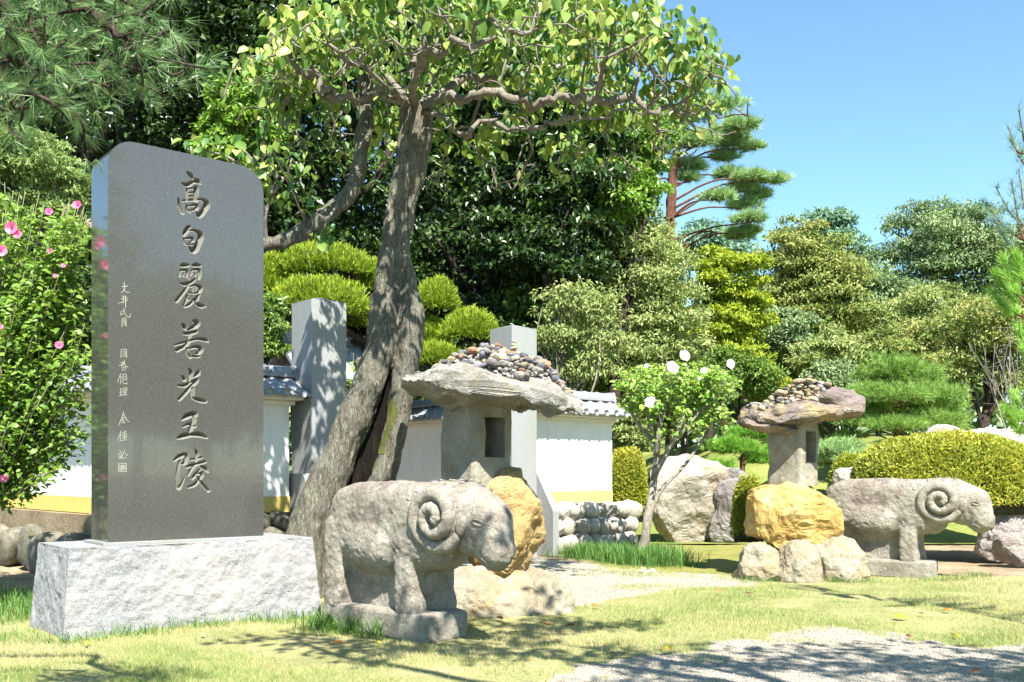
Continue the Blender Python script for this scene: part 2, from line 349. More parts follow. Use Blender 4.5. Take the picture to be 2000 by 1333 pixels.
L['pine'] = m_leaf('pine_needle', [(0.17, 0.29, 0.12), (0.32, 0.48, 0.2), (0.48, 0.62, 0.28)], .2, .45, .35)
L['npine'] = m_leaf('near_pine_needle', [(0.09, 0.19, 0.07), (0.18, 0.31, 0.115), (0.33, 0.47, 0.19)], .2, .4, .45)
L['bpine'] = m_leaf('bright_pine_needle', [(0.1, 0.25, 0.03), (0.2, 0.42, 0.05), (0.34, 0.56, 0.1)], .3, .45, .35)
L['dome'] = m_leaf('pruned_pine_needle', [(0.13, 0.25, 0.05), (0.25, 0.4, 0.09), (0.38, 0.53, 0.15)], .25, .5, .3)
L['azalea'] = m_leaf('azalea_leaf', [(0.14, 0.18, 0.02), (0.33, 0.37, 0.045), (0.56, 0.5, 0.09)], .3, .5, .35)
L['hedge'] = m_leaf('yellow_green_hedge_leaf', [(.16, .2, .02), (.32, .38, .04), (.48, .5, .07)], .35, .5, .35)
L['grass'] = m_leaf('lawn_blade', [(0.13, 0.22, 0.05), (0.27, 0.36, 0.11), (0.44, 0.43, 0.2), (0.54, 0.47, 0.28)], .3, .6, .2)
L['tall'] = m_leaf('long_grass_blade', [(.05, .13, .025), (.1, .22, .045), (.2, .33, .09)], .3, .5, .3)
L['pink'] = m_leaf('pink_petal', [(.45, .02, .1), (.75, .13, .3), (.85, .3, .48)], .35, .5, .3)
L['white'] = m_leaf('white_petal', [(.6, .55, .5), (.8, .8, .78), (.85, .85, .85)], .3, .5, .3)
M['core'] = m_plain('dark_core_fill', (.03, .035, .015), .95, .5, 9, .6)

# world axes of the gate: along the gate line, and out of it towards the visitor
GA = R(41.5); GU = np.array([math.cos(GA), math.sin(GA), 0]); GN = np.array([math.sin(GA), -math.cos(GA), 0]); UP = np.array([0, 0, 1.0])

# ------------------------------------------------------------------ ground
def gnd(px, py):
    Y = EYE * FPX / (py - HORIZON); return np.array([(px - 1000) / FPX * Y, Y])
yard_edge = np.array([(-9, 3.6), (-2, 4.2), (-.6, 5.2)] + [tuple(gnd(*q)) for q in ((1040, 1325), (1150, 1305), (1280, 1288), (1420, 1245), (1640, 1233), (1900, 1260), (2000, 1250))] + [(5, 7.4), (12, 7.6)])
path_poly = np.array([gnd(*q) for q in ((1030, 1084), (1110, 1098), (1200, 1112), (1360, 1119), (1500, 1122), (1500, 1139), (1350, 1149), (1230, 1163), (1150, 1186), (1060, 1196), (1000, 1168), (930, 1108))] + [(-2.4, 12.4), (-1.8, 13.2)])
def in_poly(X, Yy, poly):
    c = np.zeros(len(X), bool); j = len(poly) - 1
    for i in range(len(poly)):
        xi, yi = poly[i]; xj, yj = poly[j]
        c ^= ((yi > Yy) != (yj > Yy)) & (X < (xj - xi) * (Yy - yi) / (yj - yi + 1e-12) + xi); j = i
    return c
def gclass(X, Yy):
    """0 lawn, 1 gravel, 2 moss, 3 soil"""
    P = np.stack([X, Yy, 0 * X], 1)
    nx = X + .16 * fbm(P * 1.7, 3, 4); ny = Yy + .22 * fbm(P * 1.7, 9, 4) + .1 * fbm(P * 7, 19, 3)
    c = np.zeros(len(X), int)
    c[(ny > 12.2) & (nx > 1.2)] = 2
    c[(ny > 11.75) & (nx > 5.1)] = 3
    c[(ny > 9.8) & (nx < -4.2)] = 3
    c[(ny > 11) & (nx < 1.2) & (nx > -4)] = 3
    c[in_poly(nx, ny, path_poly)] = 1
    c[ny < np.interp(nx, yard_edge[:, 0], yard_edge[:, 1])] = 1
    return c
def gheight(X, Yy):
    P = np.stack([X, Yy, 0 * X], 1)
    return .018 * fbm(P * .9, 5, 3) + .006 * fbm(P * 8, 6, 2) - .055 * np.exp(-((X + 1.4) ** 2 + (Yy - 8.2) ** 2) / .5)
def hillheight(X, Yy):
    s_ = np.clip((Yy - 17.5) / 9, 0, 1); s_ = s_ * s_ * (3 - 2 * s_); e = np.clip((X - 1.5) / 4, 0, 1)
    return 2.1 * s_ * e + .25 * vnoise(np.stack([X * .5, Yy * .5, 0 * X], 1), 4) * s_ * e

def m_ground(name, cols, scale, bump, fine, fcol=None):
    t = NT(name); v = t.obj()
    c = t.ramp(t.noise(v, scale, 8, .7, .3), [(.3 + .4 * i / (len(cols) - 1), q) for i, q in enumerate(cols)])
    f = t.noise(v, fine, 3, .75)
    c = t.mix(.7, c, t.ramp(f, [(.3, (.5, .5, .5)), (.7, (1.45, 1.45, 1.4))]), 'MULTIPLY')
    return t.finish(c, .95, t.bump(f, bump, .02), .15)
def m_gravel(name):
    t = NT(name); v = t.obj()
    vo = t.n('TexVoronoi', feature='F1'); t.set(vo, 'Vector', v); t.set(vo, 'Scale', 75)
    c = t.ramp(t.n('SeparateColor').outputs[0], [(0, (0, 0, 0)), (1, (1, 1, 1))])
    sep = t.n('SeparateColor'); t.t.links.new(vo.outputs['Color'], sep.inputs[0])
    c = t.ramp(sep.outputs[0], [(0, (.2, .18, .15)), (.5, (.36, .33, .27)), (1, (.47, .43, .36))])
    c = t.mix(t.ramp(t.noise(v, 1.3, 6), [(.45, (0, 0, 0)), (.7, (.6, .6, .6))]), c, (.42, .36, .24))
    return t.finish(c, .9, t.bump(vo.outputs['Distance'], .8, .02), .2)
M['lawn'] = m_ground('dry_lawn_thatch', [(.17, .19, .075), (.29, .28, .125), (.38, .33, .19)], 1.1, .8, 60)
M['gravel'] = m_gravel('fine_grey_gravel')
M['mossbank'] = m_ground('yellow_green_moss', [(.13, .13, .035), (.2, .2, .055), (.25, .215, .09)], 1.3, .6, 45)
M['soil'] = m_ground('bare_brown_soil', [(.14, .1, .06), (.26, .2, .13), (.36, .29, .2)], 1.6, .8, 30)
M['earth'] = m_ground('woodland_earth', [(.05, .05, .025), (.09, .085, .04), (.13, .13, .05)], .6, .6, 12)
M['hill'] = m_ground('mossy_hill_turf', [(.1, .14, .03), (.17, .2, .05), (.24, .24, .08)], .7, .6, 20)
nx_, ny_ = 280, 250
gx = np.linspace(-9, 11, nx_); gy = np.linspace(2.5, 20, ny_)
X, Yg = np.meshgrid(gx, gy); Vg = np.stack([X.ravel(), Yg.ravel(), gheight(X.ravel(), Yg.ravel())], 1)
ii = np.arange(ny_ - 1)[:, None] * nx_ + np.arange(nx_ - 1)[None]
Fg = np.stack([ii, ii + 1, ii + nx_ + 1, ii + nx_], -1).reshape(-1, 4)
cg = gclass(*Vg[Fg].mean(1)[:, :2].T)
for k, (nm, mt) in enumerate((('lawn', 'lawn'), ('gravel_path', 'gravel'), ('moss_bank', 'mossbank'), ('soil_bed', 'soil'))):
    f = Fg[cg == k]; u, inv = np.unique(f, return_inverse=True)
    mb = MB(); mb.add(Vg[u], inv.reshape(-1, 4)); tag(mb.build(nm, M[mt], smooth=True), kind='structure')
mb = MB(); mb.add([(-600, -300, -.12), (600, -300, -.12), (600, 900, -.12), (-600, 900, -.12)], [(0, 1, 2, 3)])
tag(mb.build('ground', M['earth']), kind='structure')
hx = np.linspace(1.2, 60, 110); hy = np.linspace(17, 70, 90); X, Yh = np.meshgrid(hx, hy)
mb = MB(); ii = np.arange(89)[:, None] * 110 + np.arange(109)[None]
mb.add(np.stack([X.ravel(), Yh.ravel(), hillheight(X.ravel(), Yh.ravel()) + .02], 1), np.stack([ii, ii + 1, ii + 111, ii + 110], -1).reshape(-1, 4))
tag(mb.build('garden_hill', M['hill'], smooth=True), kind='structure')

# ------------------------------------------------------------------ gate: walls, posts, footings
def wall(label, P0, d, Lw, nrm, tiles=True, zb=.76, zt=2.17, th=.34, group='tile capped white walls beside the gate', end_caps=True):
    P0 = np.array([P0[0], P0[1], 0.0]); d = norm(np.array([d[0], d[1], 0.0])); nrm = norm(np.array([nrm[0], nrm[1], 0.0]))
    t = thing('tile_capped_wall', label, 'wall', P0 + d * Lw / 2 - nrm * th / 2 + UP * 0, group)
    cen = P0 + d * Lw / 2 - nrm * th / 2
    mb = MB(); mb.box(cen + UP * (zb + .2 + zt) / 2, d * Lw / 2, nrm * th / 2, UP * (zt - zb - .2) / 2); mb.build('plaster_face', M['plaster'], t)
    mb = MB(); mb.box(cen + UP * (zb + .1), d * (Lw / 2 + .004), nrm * (th / 2 + .012), UP * .0985); mb.build('base_band', M['ochreband'], t)
    mb = MB(); mb.box(cen + UP * (zt + .03), d * (Lw / 2 + .1), nrm * (th / 2 + .2), UP * .03)
    mb.box(cen + UP * (zt - .03), d * (Lw / 2 + .05), nrm * (th / 2 + .07), UP * .028); mb.build('eave_board', M['eave'], t, bevel=.006)
    # roof: tiles run from the ridge down to each eave
    half = th / 2 + .3; z0 = zt + .075; z1 = zt + .3
    tw = .235; n = max(2, int(round((Lw + .3) / tw))); tw = (Lw + .3) / n
    def tile_mesh(side):
        m = MB(); k = 9
        xs = np.linspace(-tw / 2, tw / 2, k)
        prof = np.where(np.abs(xs) < tw * .5, .028 * np.cos(xs / tw * 2 * math.pi * 1.0) , 0)
        V = []
        for (r, z) in ((half * side, z0), (half * side * .5, (z0 + z1) / 2 + .012), (.05 * side, z1)):
            for lo in (0, -.022):
                for x, p in zip(xs, prof): V.append(d * x + nrm * r + UP * (z + p + lo))
        F = []
        for a in (0, 1):
            for i in range(k - 1):
                b = a * 2 * k + i; F += [(b, b + 1, b + 2 * k + 1, b + 2 * k), (b + k + 1, b + k, b + 3 * k, b + 3 * k + 1)]
        for i in range(k - 1): F.append((i, i + k, i + k + 1, i + 1))
        for a in (0, 1):
            b = a * 2 * k; F += [(b, b + 2 * k, b + 3 * k, b + k), (b + k - 1, b + 2 * k - 1, b + 4 * k - 1, b + 3 * k - 1)]
        m.add(V, F)
        # round end cap on the crest
        a = np.arange(14) / 14 * 2 * math.pi
        c = nrm * (half * side + .004 * side) + UP * (z0 + .005)
        r0 = [c + .052 * (np.cos(q) * d + np.sin(q) * UP) for q in a]; r1 = [p - nrm * side * .05 for p in r0]
        F = [tuple(range(14)), tuple(range(27, 13, -1))] + [(i, (i + 1) % 14, (i + 1) % 14 + 14, i + 14) for i in range(14)]
        m.add(r0 + r1, F)
        return m.build('roof_tile', M['tile'], None, True, link=False)
    for side in (1, -1):
        me = tile_mesh(side)
        for i in range(n):
            o = link_obj('roof_tile', me, t); p = cen + d * (-(Lw + .3) / 2 + tw * (i + .5)) - ORG[t.name]
            o.location = (float(p[0]), float(p[1]), random.uniform(-.004, .004))
    mb = MB(); mb.box(cen + UP * (z1 + .03), d * (Lw / 2 + .13), nrm * .11, UP * .022); mb.build('ridge_course', M['tile'], t, bevel=.006)
    m = MB(); a = np.linspace(0, math.pi, 10); rl = .3
    V = [d * x + .1 * np.cos(q) * nrm * s1 + UP * .1 * np.sin(q) * s1 for s1, x in ((1, -rl / 2), (1, rl / 2 - .03), (1.13, rl / 2 - .03), (1.13, rl / 2)) for q in a]
    m.add(V, [(i + b * 10, i + 1 + b * 10, i + 11 + b * 10, i + 10 + b * 10) for b in range(3) for i in range(9)] + [tuple(range(9, -1, -1)), tuple(range(30, 40))])
    me = m.build('ridge_tile', M['tile'], None, True, link=False)
    nr = max(2, int(round((Lw + .2) / rl)))
    for i in range(nr):
        o = link_obj('ridge_tile', me, t); p = cen + d * (-(Lw + .2) / 2 + (Lw + .2) / nr * (i + .5)) - ORG[t.name]
        o.location = (float(p[0]), float(p[1]), z1 + .052)
    for e in (-1, 1):
        mb = MB(); c = cen + d * e * (Lw / 2 + .16) + UP * (z1 + .05)
        mb.box(c, d * .03, nrm * .13, UP * .12, top=(1, .55)); mb.build('ridge_end_tile', M['tile'], t, bevel=.02)
    return t
random.seed(3)
posL = np.array([-2.5, 12.6, 0]); posR = np.array([.02, 14.9, 0])
W0 = posR + GU * .5 - GN * .12
wall('short white wall right of the far granite post, roof tiles on top', W0, GU, 1.85, GN)
BK = np.array([-.62, .78, 0])
wall('shaded white wall seen between split trunk and larger lantern', (-.1, 16.0), BK, 4.2, (-.78, -.62))
W1 = posL - GU * .42 - GN * .02
wall('narrow leaf shadowed white wall between dark monument and near granite post', W1 - GU * 1.75, GU, 1.75, GN)
W2 = W1 - GU * 1.9
wall('long white wall behind the pink flowering shrub', W2 + np.array([-.2, .1, 0]), (-.7, .72), 7.0, (-.72, -.7))

cob = []
for k in range(6):
    V, F = rock((1, 1, 1), 900 + k, 3, .75, 3, .07, 1.2); m = MB(); m.add(V, F); cob.append(m.build('cobble', M['cobble'], None, True, link=False))
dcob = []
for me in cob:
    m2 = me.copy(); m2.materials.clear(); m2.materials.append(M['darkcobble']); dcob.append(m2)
def footing(label, P0, d, Lw, nrm, rows, meshes, seed, depth=.3, group='cobble footings under the walls'):
    rg = np.random.default_rng(seed); P0 = np.array([P0[0], P0[1], 0.0]); d = norm(np.array([*d[:2], 0.0])); nrm = norm(np.array([*nrm[:2], 0.0]))
    H = sum(r[0] for r in rows)
    t = thing('cobble_footing', label, 'stone wall', P0 + d * Lw / 2, group)
    mb = MB(); mb.box(P0 + d * Lw / 2 - nrm * (depth * .5 + .1) + UP * (H * .47), d * Lw / 2, nrm * depth * .5, UP * H * .47); mb.build('packed_earth', M['soil'], t)
    z = 0
    for ri, (h, wd, off) in enumerate(rows):
        x = -wd * .5 * (ri % 2)
        while x < Lw:
            w = wd * rg.uniform(.8, 1.2)
            o = link_obj('cobble', meshes[rg.integers(len(meshes))], t)
            p = P0 + d * (x + w / 2) + nrm * (-.08 - off + rg.uniform(-.02, .03)) + UP * (z + h * .5) - ORG[t.name]
            o.location = [float(q) for q in p]; o.scale = (w * .56, .2, h * .58 * rg.uniform(.9, 1.12))
            o.rotation_euler = (rg.uniform(-.25, .25), rg.uniform(-.45, .45), math.atan2(d[1], d[0]) + rg.uniform(-.15, .15) + (math.pi if rg.random() < .5 else 0))
            x += w
        z += h * .97
    return t
footing('pale round cobble footing beneath the short white wall by the far post', posR + GU * .62 + GN * .2, GU, 1.95, GN, [(.27, .27, 0), (.27, .25, .03), (.24, .27, .07)], cob, 11)
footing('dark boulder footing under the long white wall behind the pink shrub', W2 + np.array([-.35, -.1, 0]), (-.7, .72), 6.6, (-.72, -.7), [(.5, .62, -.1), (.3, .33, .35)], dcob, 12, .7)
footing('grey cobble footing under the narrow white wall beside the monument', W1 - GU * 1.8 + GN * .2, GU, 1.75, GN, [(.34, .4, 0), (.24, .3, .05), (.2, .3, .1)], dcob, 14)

def post(label, P):
    t = thing('granite_post', label, 'gate post', P, 'granite gate posts')
    h = .255; mb = MB()
    mb.box(P + UP * 1.72, GU * h, GN * h, UP * 1.73)
    b = P + UP * 3.45; V = [b + GU * h * i + GN * h * j for i, j in ((-1, -1), (1, -1), (1, 1), (-1, 1))] + [b + UP * .07]
    V = [q + UP * .0006 for q in V]
    mb.build('shaft', M['post'], t, bevel=.006); mb = MB(); mb.add([q + UP * .002 for q in V], [(0, 1, 4), (1, 2, 4), (2, 3, 4), (3, 0, 4)]); mb.build('pyramid_top', M['post'], t)
    mb = MB()
    for s_ in (-1, 1):
        c = P + GU * s_ * (h - .0 + .062) ; a0 = c - GN * (h + .1); a1 = c + GN * (h + .36)
        wv = GU * .06
        prof = [(a0, 0), (a1, 0), (a1, .68), (c + GN * (h + .0), 1.25), (c - GN * (h + .1), 1.25)]
        V = [p + UP * z + wv for p, z in prof] + [p + UP * z - wv for p, z in prof]
        mb2 = MB(); mb2.add(V, [(0, 1, 2, 3, 4), (9, 8, 7, 6, 5)] + [(i, i + 5, (i + 1) % 5 + 5, (i + 1) % 5) for i in range(5)])
        mb2.build('brace_slab', M['post'], t, bevel=.006)
    return t
post('stained granite post dappled with shadow left of the split trunk', posL)
post('clean granite post rising behind the larger lantern', posR)

# ------------------------------------------------------------------ monument
MA = R(40); MU = np.array([math.cos(MA), math.sin(MA), 0]); MW = np.array([-math.sin(MA), math.cos(MA), 0])
PA = np.array([-3.355, 7.37, 0])
mon = thing('stone_monument', 'tall polished dark stone tablet with carved brush characters on a rough white granite base', 'monument', PA + MU * 1.0 + MW * .42)
# pedestal: a subdivided, slightly battered block with a quarry-rough skin
def grid_block(c0, U, Wd, lo, hi, batter, nu, nw, nz, amp, seed, topflat=True):
    V = []; F = []
    def patch(fn, a, b):
        base = len(V)
        for i in range(a + 1):
            for j in range(b + 1): V.append(fn(i / a, j / b))
        for i in range(a):
            for j in range(b): q = base + i * (b + 1) + j; F.append((q, q + 1, q + b + 2, q + b + 1))
    def P(u, w, z):
        k = batter * (1 - z); return c0 + MU * (-k + u * (U + 2 * k)) + MW * (-k + w * (Wd + 2 * k)) + UP * (lo + z * (hi - lo))
    patch(lambda a, b: P(b, 0, 1 - a), nz, nu); patch(lambda a, b: P(1, b, 1 - a), nz, nw); patch(lambda a, b: P(1 - b, 1, 1 - a), nz, nu); patch(lambda a, b: P(0, 1 - b, 1 - a), nz, nw)
    patch(lambda a, b: P(a, b, 1), nu, nw)
    V = np.array(V); zz = (V[:, 2] - lo) / (hi - lo)
    cen = c0 + MU * U / 2 + MW * Wd / 2; nn = V - cen; nn[:, 2] = 0
    nn = norm(np.sign(nn @ MU)[:, None] * MU * (np.abs(nn @ MU / U) > np.abs(nn @ MW / Wd) * .98)[:, None] + np.sign(nn @ MW)[:, None] * MW * (np.abs(nn @ MU / U) * .98 < np.abs(nn @ MW / Wd))[:, None])
    e = np.where(zz > .999, .15, 1.0)
    V = V + nn * (amp * e * (fbm(V * 2.2, seed, 3) * 1.1 + .7 * fbm(V * 11, seed + 5, 4, .6)))[:, None]
    return V, F
V, F = grid_block(PA, 2.05, .85, -.2, .68, .075, 130, 60, 60, .013, 7)
mb = MB(); mb.add(V, F); mb.build('pedestal', M['pedestal'], mon, False)
mb = MB(); g0 = PA + MU * .29 + MW * .1
mb.box(g0 + MU * .7 + MW * .26 + UP * .692, MU * .705, MW * .25, UP * .012); mb.build('bed_course', M['post'], mon, bevel=.003)
SB = PA + MU * .326 + MW * .131; SW, SD, SZ0, SZ1, SR = 1.32, .42, .704, 3.91, .21
def unproj(px, py):
    """pixel -> (s along the front face, z)"""
    k = (px - 1000) / FPX; s_ = (SB[0] - k * SB[1]) / (k * MU[1] - MU[0]); Y = SB[1] + MU[1] * s_
    return s_, EYE + (HORIZON - py) / FPX * Y
def strokes(rows, ox, oy, sc):
    out = []
    for st in rows:
        q = [unproj(ox + x / sc, oy + y / sc) for x, y, w in st]
        Y = SB[1] + MU[1] * q[0][0]; ws = [w / sc / FPX * Y * .5 for x, y, w in st]
        out.append(np.array([(a, b, w) for (a, b), w in zip(q, ws)]))
    return out
H1 = {  # traced brush strokes: x, y, width
 'taka': [[(195,72,20),(220,95,32),(248,128,18)],[(148,158,14),(190,172,32),(240,148,24),(275,140,36),(298,165,12)],[(192,205,20),(192,290,20)],[(262,198,32),(258,292,36)],[(195,205,12),(262,198,12)],[(205,238,12),(245,235,12)],[(205,266,12),(250,262,14)],[(195,292,12),(258,290,12)],
   [(122,290,18),(130,330,30),(150,395,28),(158,405,8)],[(150,302,12),(215,296,18),(310,292,20),(350,325,42),(325,380,40),(290,420,36),(262,395,12)],[(190,340,16),(190,370,24),(210,395,14)],[(200,345,10),(262,335,24),(268,360,26),(235,378,14),(205,378,10)]],
 'ku': [[(205,515,28),(180,550,36),(160,585,16)],[(205,545,12),(255,545,22),(300,580,42),(285,640,40),(245,705,46),(205,675,14)],[(165,605,14),(172,640,20),(190,662,10)],[(180,610,12),(225,605,24),(236,630,20),(210,645,10)],[(195,660,12),(245,655,18)]],
 'rei': [[(135,832,12),(165,826,32),(205,826,18)],[(230,830,12),(262,824,32),(296,830,18)],[(135,865,14),(130,915,14)],[(140,868,14),(185,868,24),(195,905,20),(185,925,10)],[(160,890,10),(160,915,12)],[(228,865,12),(222,905,12)],[(235,865,14),(285,862,26),(292,910,22),(285,940,10)],[(258,890,10),(255,912,12)],
   [(205,915,12),(210,942,16)],[(135,975,14),(175,980,30),(225,962,26),(255,940,14)],[(205,985,18),(165,1040,24),(105,1115,28)],[(210,1000,12),(260,990,20),(300,1010,30),(285,1045,22),(240,1055,12),(205,1050,12)],[(240,1008,9),(235,1045,9)],[(264,1005,9),(258,1040,9)],[(190,1075,18),(180,1120,24),(170,1160,20),(215,1140,24),(255,1095,14)],[(185,1078,14),(205,1110,14)],[(285,1070,18),(268,1100,28),(262,1130,24),(300,1155,34),(335,1160,14)]]}
H2 = {
 'jaku': [[(135,85,12),(150,105,30),(165,130,14)],[(215,65,18),(240,72,36),(235,95,32),(190,120,22),(170,135,8)],[(145,155,16),(180,152,32),(235,140,22)],[(190,160,22),(178,205,20)],[(75,240,10),(160,215,18),(240,195,20),(300,200,28),(320,215,10)],[(190,205,20),(150,245,24),(95,275,24)],[(165,260,14),(170,295,20),(190,325,18)],[(180,265,12),(235,250,24),(268,265,30),(255,292,26),(230,300,12)],[(205,320,12),(240,320,18),(260,322,8)]],
 'ko': [[(185,412,14),(198,440,30),(190,495,22)],[(135,465,16),(148,485,26),(155,495,8)],[(255,425,16),(245,445,28),(215,470,10)],[(105,530,14),(150,530,26),(200,505,22),(240,488,24)],[(235,500,26),(190,545,26),(140,600,24),(112,630,20)],[(210,548,22),(208,590,22),(215,620,20),(260,635,30),(300,645,22)]],
 'o': [[(135,775,18),(170,750,36),(220,735,36),(235,745,18)],[(222,745,26),(212,800,30),(190,860,26)],[(140,830,10),(180,810,22),(225,825,18)],[(100,912,14),(140,895,36),(200,885,30),(260,885,36),(308,905,18)]],
 'ryo': [[(75,1072,14),(110,1045,28),(155,1028,24),(165,1050,26),(150,1090,24),(125,1095,8)],[(115,1075,16),(100,1150,20),(100,1220,24),(110,1270,26),(150,1200,5)],[(232,1000,18),(242,1030,26),(235,1075,22)],[(195,1065,12),(230,1060,16),(275,1050,14)],[(162,1120,12),(210,1105,24),(300,1082,18)],[(220,1110,20),(190,1150,18),(178,1178,12)],[(270,1115,16),(300,1130,26),(320,1155,12)],[(262,1135,12),(225,1180,22),(205,1205,12)],[(235,1172,12),(275,1165,22),(265,1200,22),(225,1245,22),(180,1265,16)],[(240,1190,12),(280,1240,22),(322,1290,22)]]}
glyphs = [('高', strokes(H1['taka'], 320, 320, 4.167)), ('句', strokes(H1['ku'], 320, 320, 4.167)), ('麗', strokes(H1['rei'], 320, 320, 4.167)),
          ('若', strokes(H2['jaku'], 320, 610, 3.7)), ('光', strokes(H2['ko'], 320, 610, 3.7)), ('王', strokes(H2['o'], 320, 610, 3.7)), ('陵', strokes(H2['ryo'], 320, 610, 3.7))]
def smooth_stroke(st): return crom(st, 7)
allp = np.vstack([s_ for _, g in glyphs for s_ in g])
S0, S1 = allp[:, 0].min() - .05, allp[:, 0].max() + .05; Z0, Z1 = allp[:, 1].min() - .05, allp[:, 1].max() + .05
cell = .0038; nu = int((S1 - S0) / cell); nz = int((Z1 - Z0) / cell)
us = np.linspace(S0, S1, nu + 1); zs = np.linspace(Z0, Z1, nz + 1)
GX, GZ = np.meshgrid(us, zs); depth = np.zeros(GX.shape); owner = np.full(GX.shape, -1)
for gi, (_, g) in enumerate(glyphs):
    for st in g:
        c = smooth_stroke(st)
        c = np.vstack([c[i] * (1 - t) + c[i + 1] * t for i in range(len(c) - 1) for t in (0, .34, .67)] + [c[-1]])
        a0, a1 = np.searchsorted(us, [c[:, 0].min() - .04, c[:, 0].max() + .04]); b0, b1 = np.searchsorted(zs, [c[:, 1].min() - .04, c[:, 1].max() + .04])
        sx, sz = GX[b0:b1, a0:a1], GZ[b0:b1, a0:a1]
        dmin = np.full(sx.shape, -1.0)
        for x, z, r in c: dmin = np.maximum(dmin, r * 1.22 + .001 - np.hypot(sx - x, sz - z))
        dd = np.clip(dmin * 2.2, 0, .06)
        sub = depth[b0:b1, a0:a1]; hit = dd > sub; sub[hit] = dd[hit]; owner[b0:b1, a0:a1][hit] = gi
PV = SB + GX[..., None] * MU + depth[..., None] * MW; PV[..., 2] = GZ; PV = PV.reshape(-1, 3)
ii = np.arange(nz)[:, None] * (nu + 1) + np.arange(nu)[None]; PF = np.stack([ii, ii + 1, ii + nu + 2, ii + nu + 1], -1).reshape(-1, 4)
ow = owner.ravel()[PF].max(1)
# slab: rounded outline, front face left open for the carved panel
ang = np.linspace(0, math.pi / 2, 9)
outl = [(0, SZ0)] + [(SW, SZ0)] + [(SW - SR + SR * math.cos(a), SZ1 - SR + SR * math.sin(a)) for a in ang] + [(SR - SR * math.sin(a), SZ1 - SR + SR * math.cos(a)) for a in ang]
mb = MB()
n = len(outl); e = .012
fr = [SB + MU * s_ + UP * z for s_, z in outl]
cx_, cz_ = SW / 2, (SZ0 + SZ1) / 2
hole = [(S0, Z0), (S0, Z1), (S1, Z1), (S1, Z0)]
fl = [Vector((s_, z, 0)) for s_, z in outl]; hl = [Vector((s_, z, 0)) for s_, z in hole]
tri = tessellate_polygon([fl, hl]); allv = fl + hl
mb.add([SB + MU * v.x + UP * v.y for v in allv], [tuple(t) for t in tri])
bk = [p + MW * SD for p in fr]
mb.add(fr + bk, [(i, i + n, (i + 1) % n + n, (i + 1) % n) for i in range(n)]); mb.add(bk, [tuple(range(n - 1, -1, -1))])
f = PF[ow < 0]; u_, inv = np.unique(f, return_inverse=True); mb.add(PV[u_], inv.reshape(-1, 4))
slab = mb.build('slab', M['stele'], mon)
for gi, (ch, _) in enumerate(glyphs):
    f = PF[ow == gi]; u_, inv = np.unique(f, return_inverse=True); m2 = MB(); m2.add(PV[u_], inv.reshape(-1, 4))
    m2.build('carved_character', M['carved'], slab, True)['label'] = 'carved character ' + ch
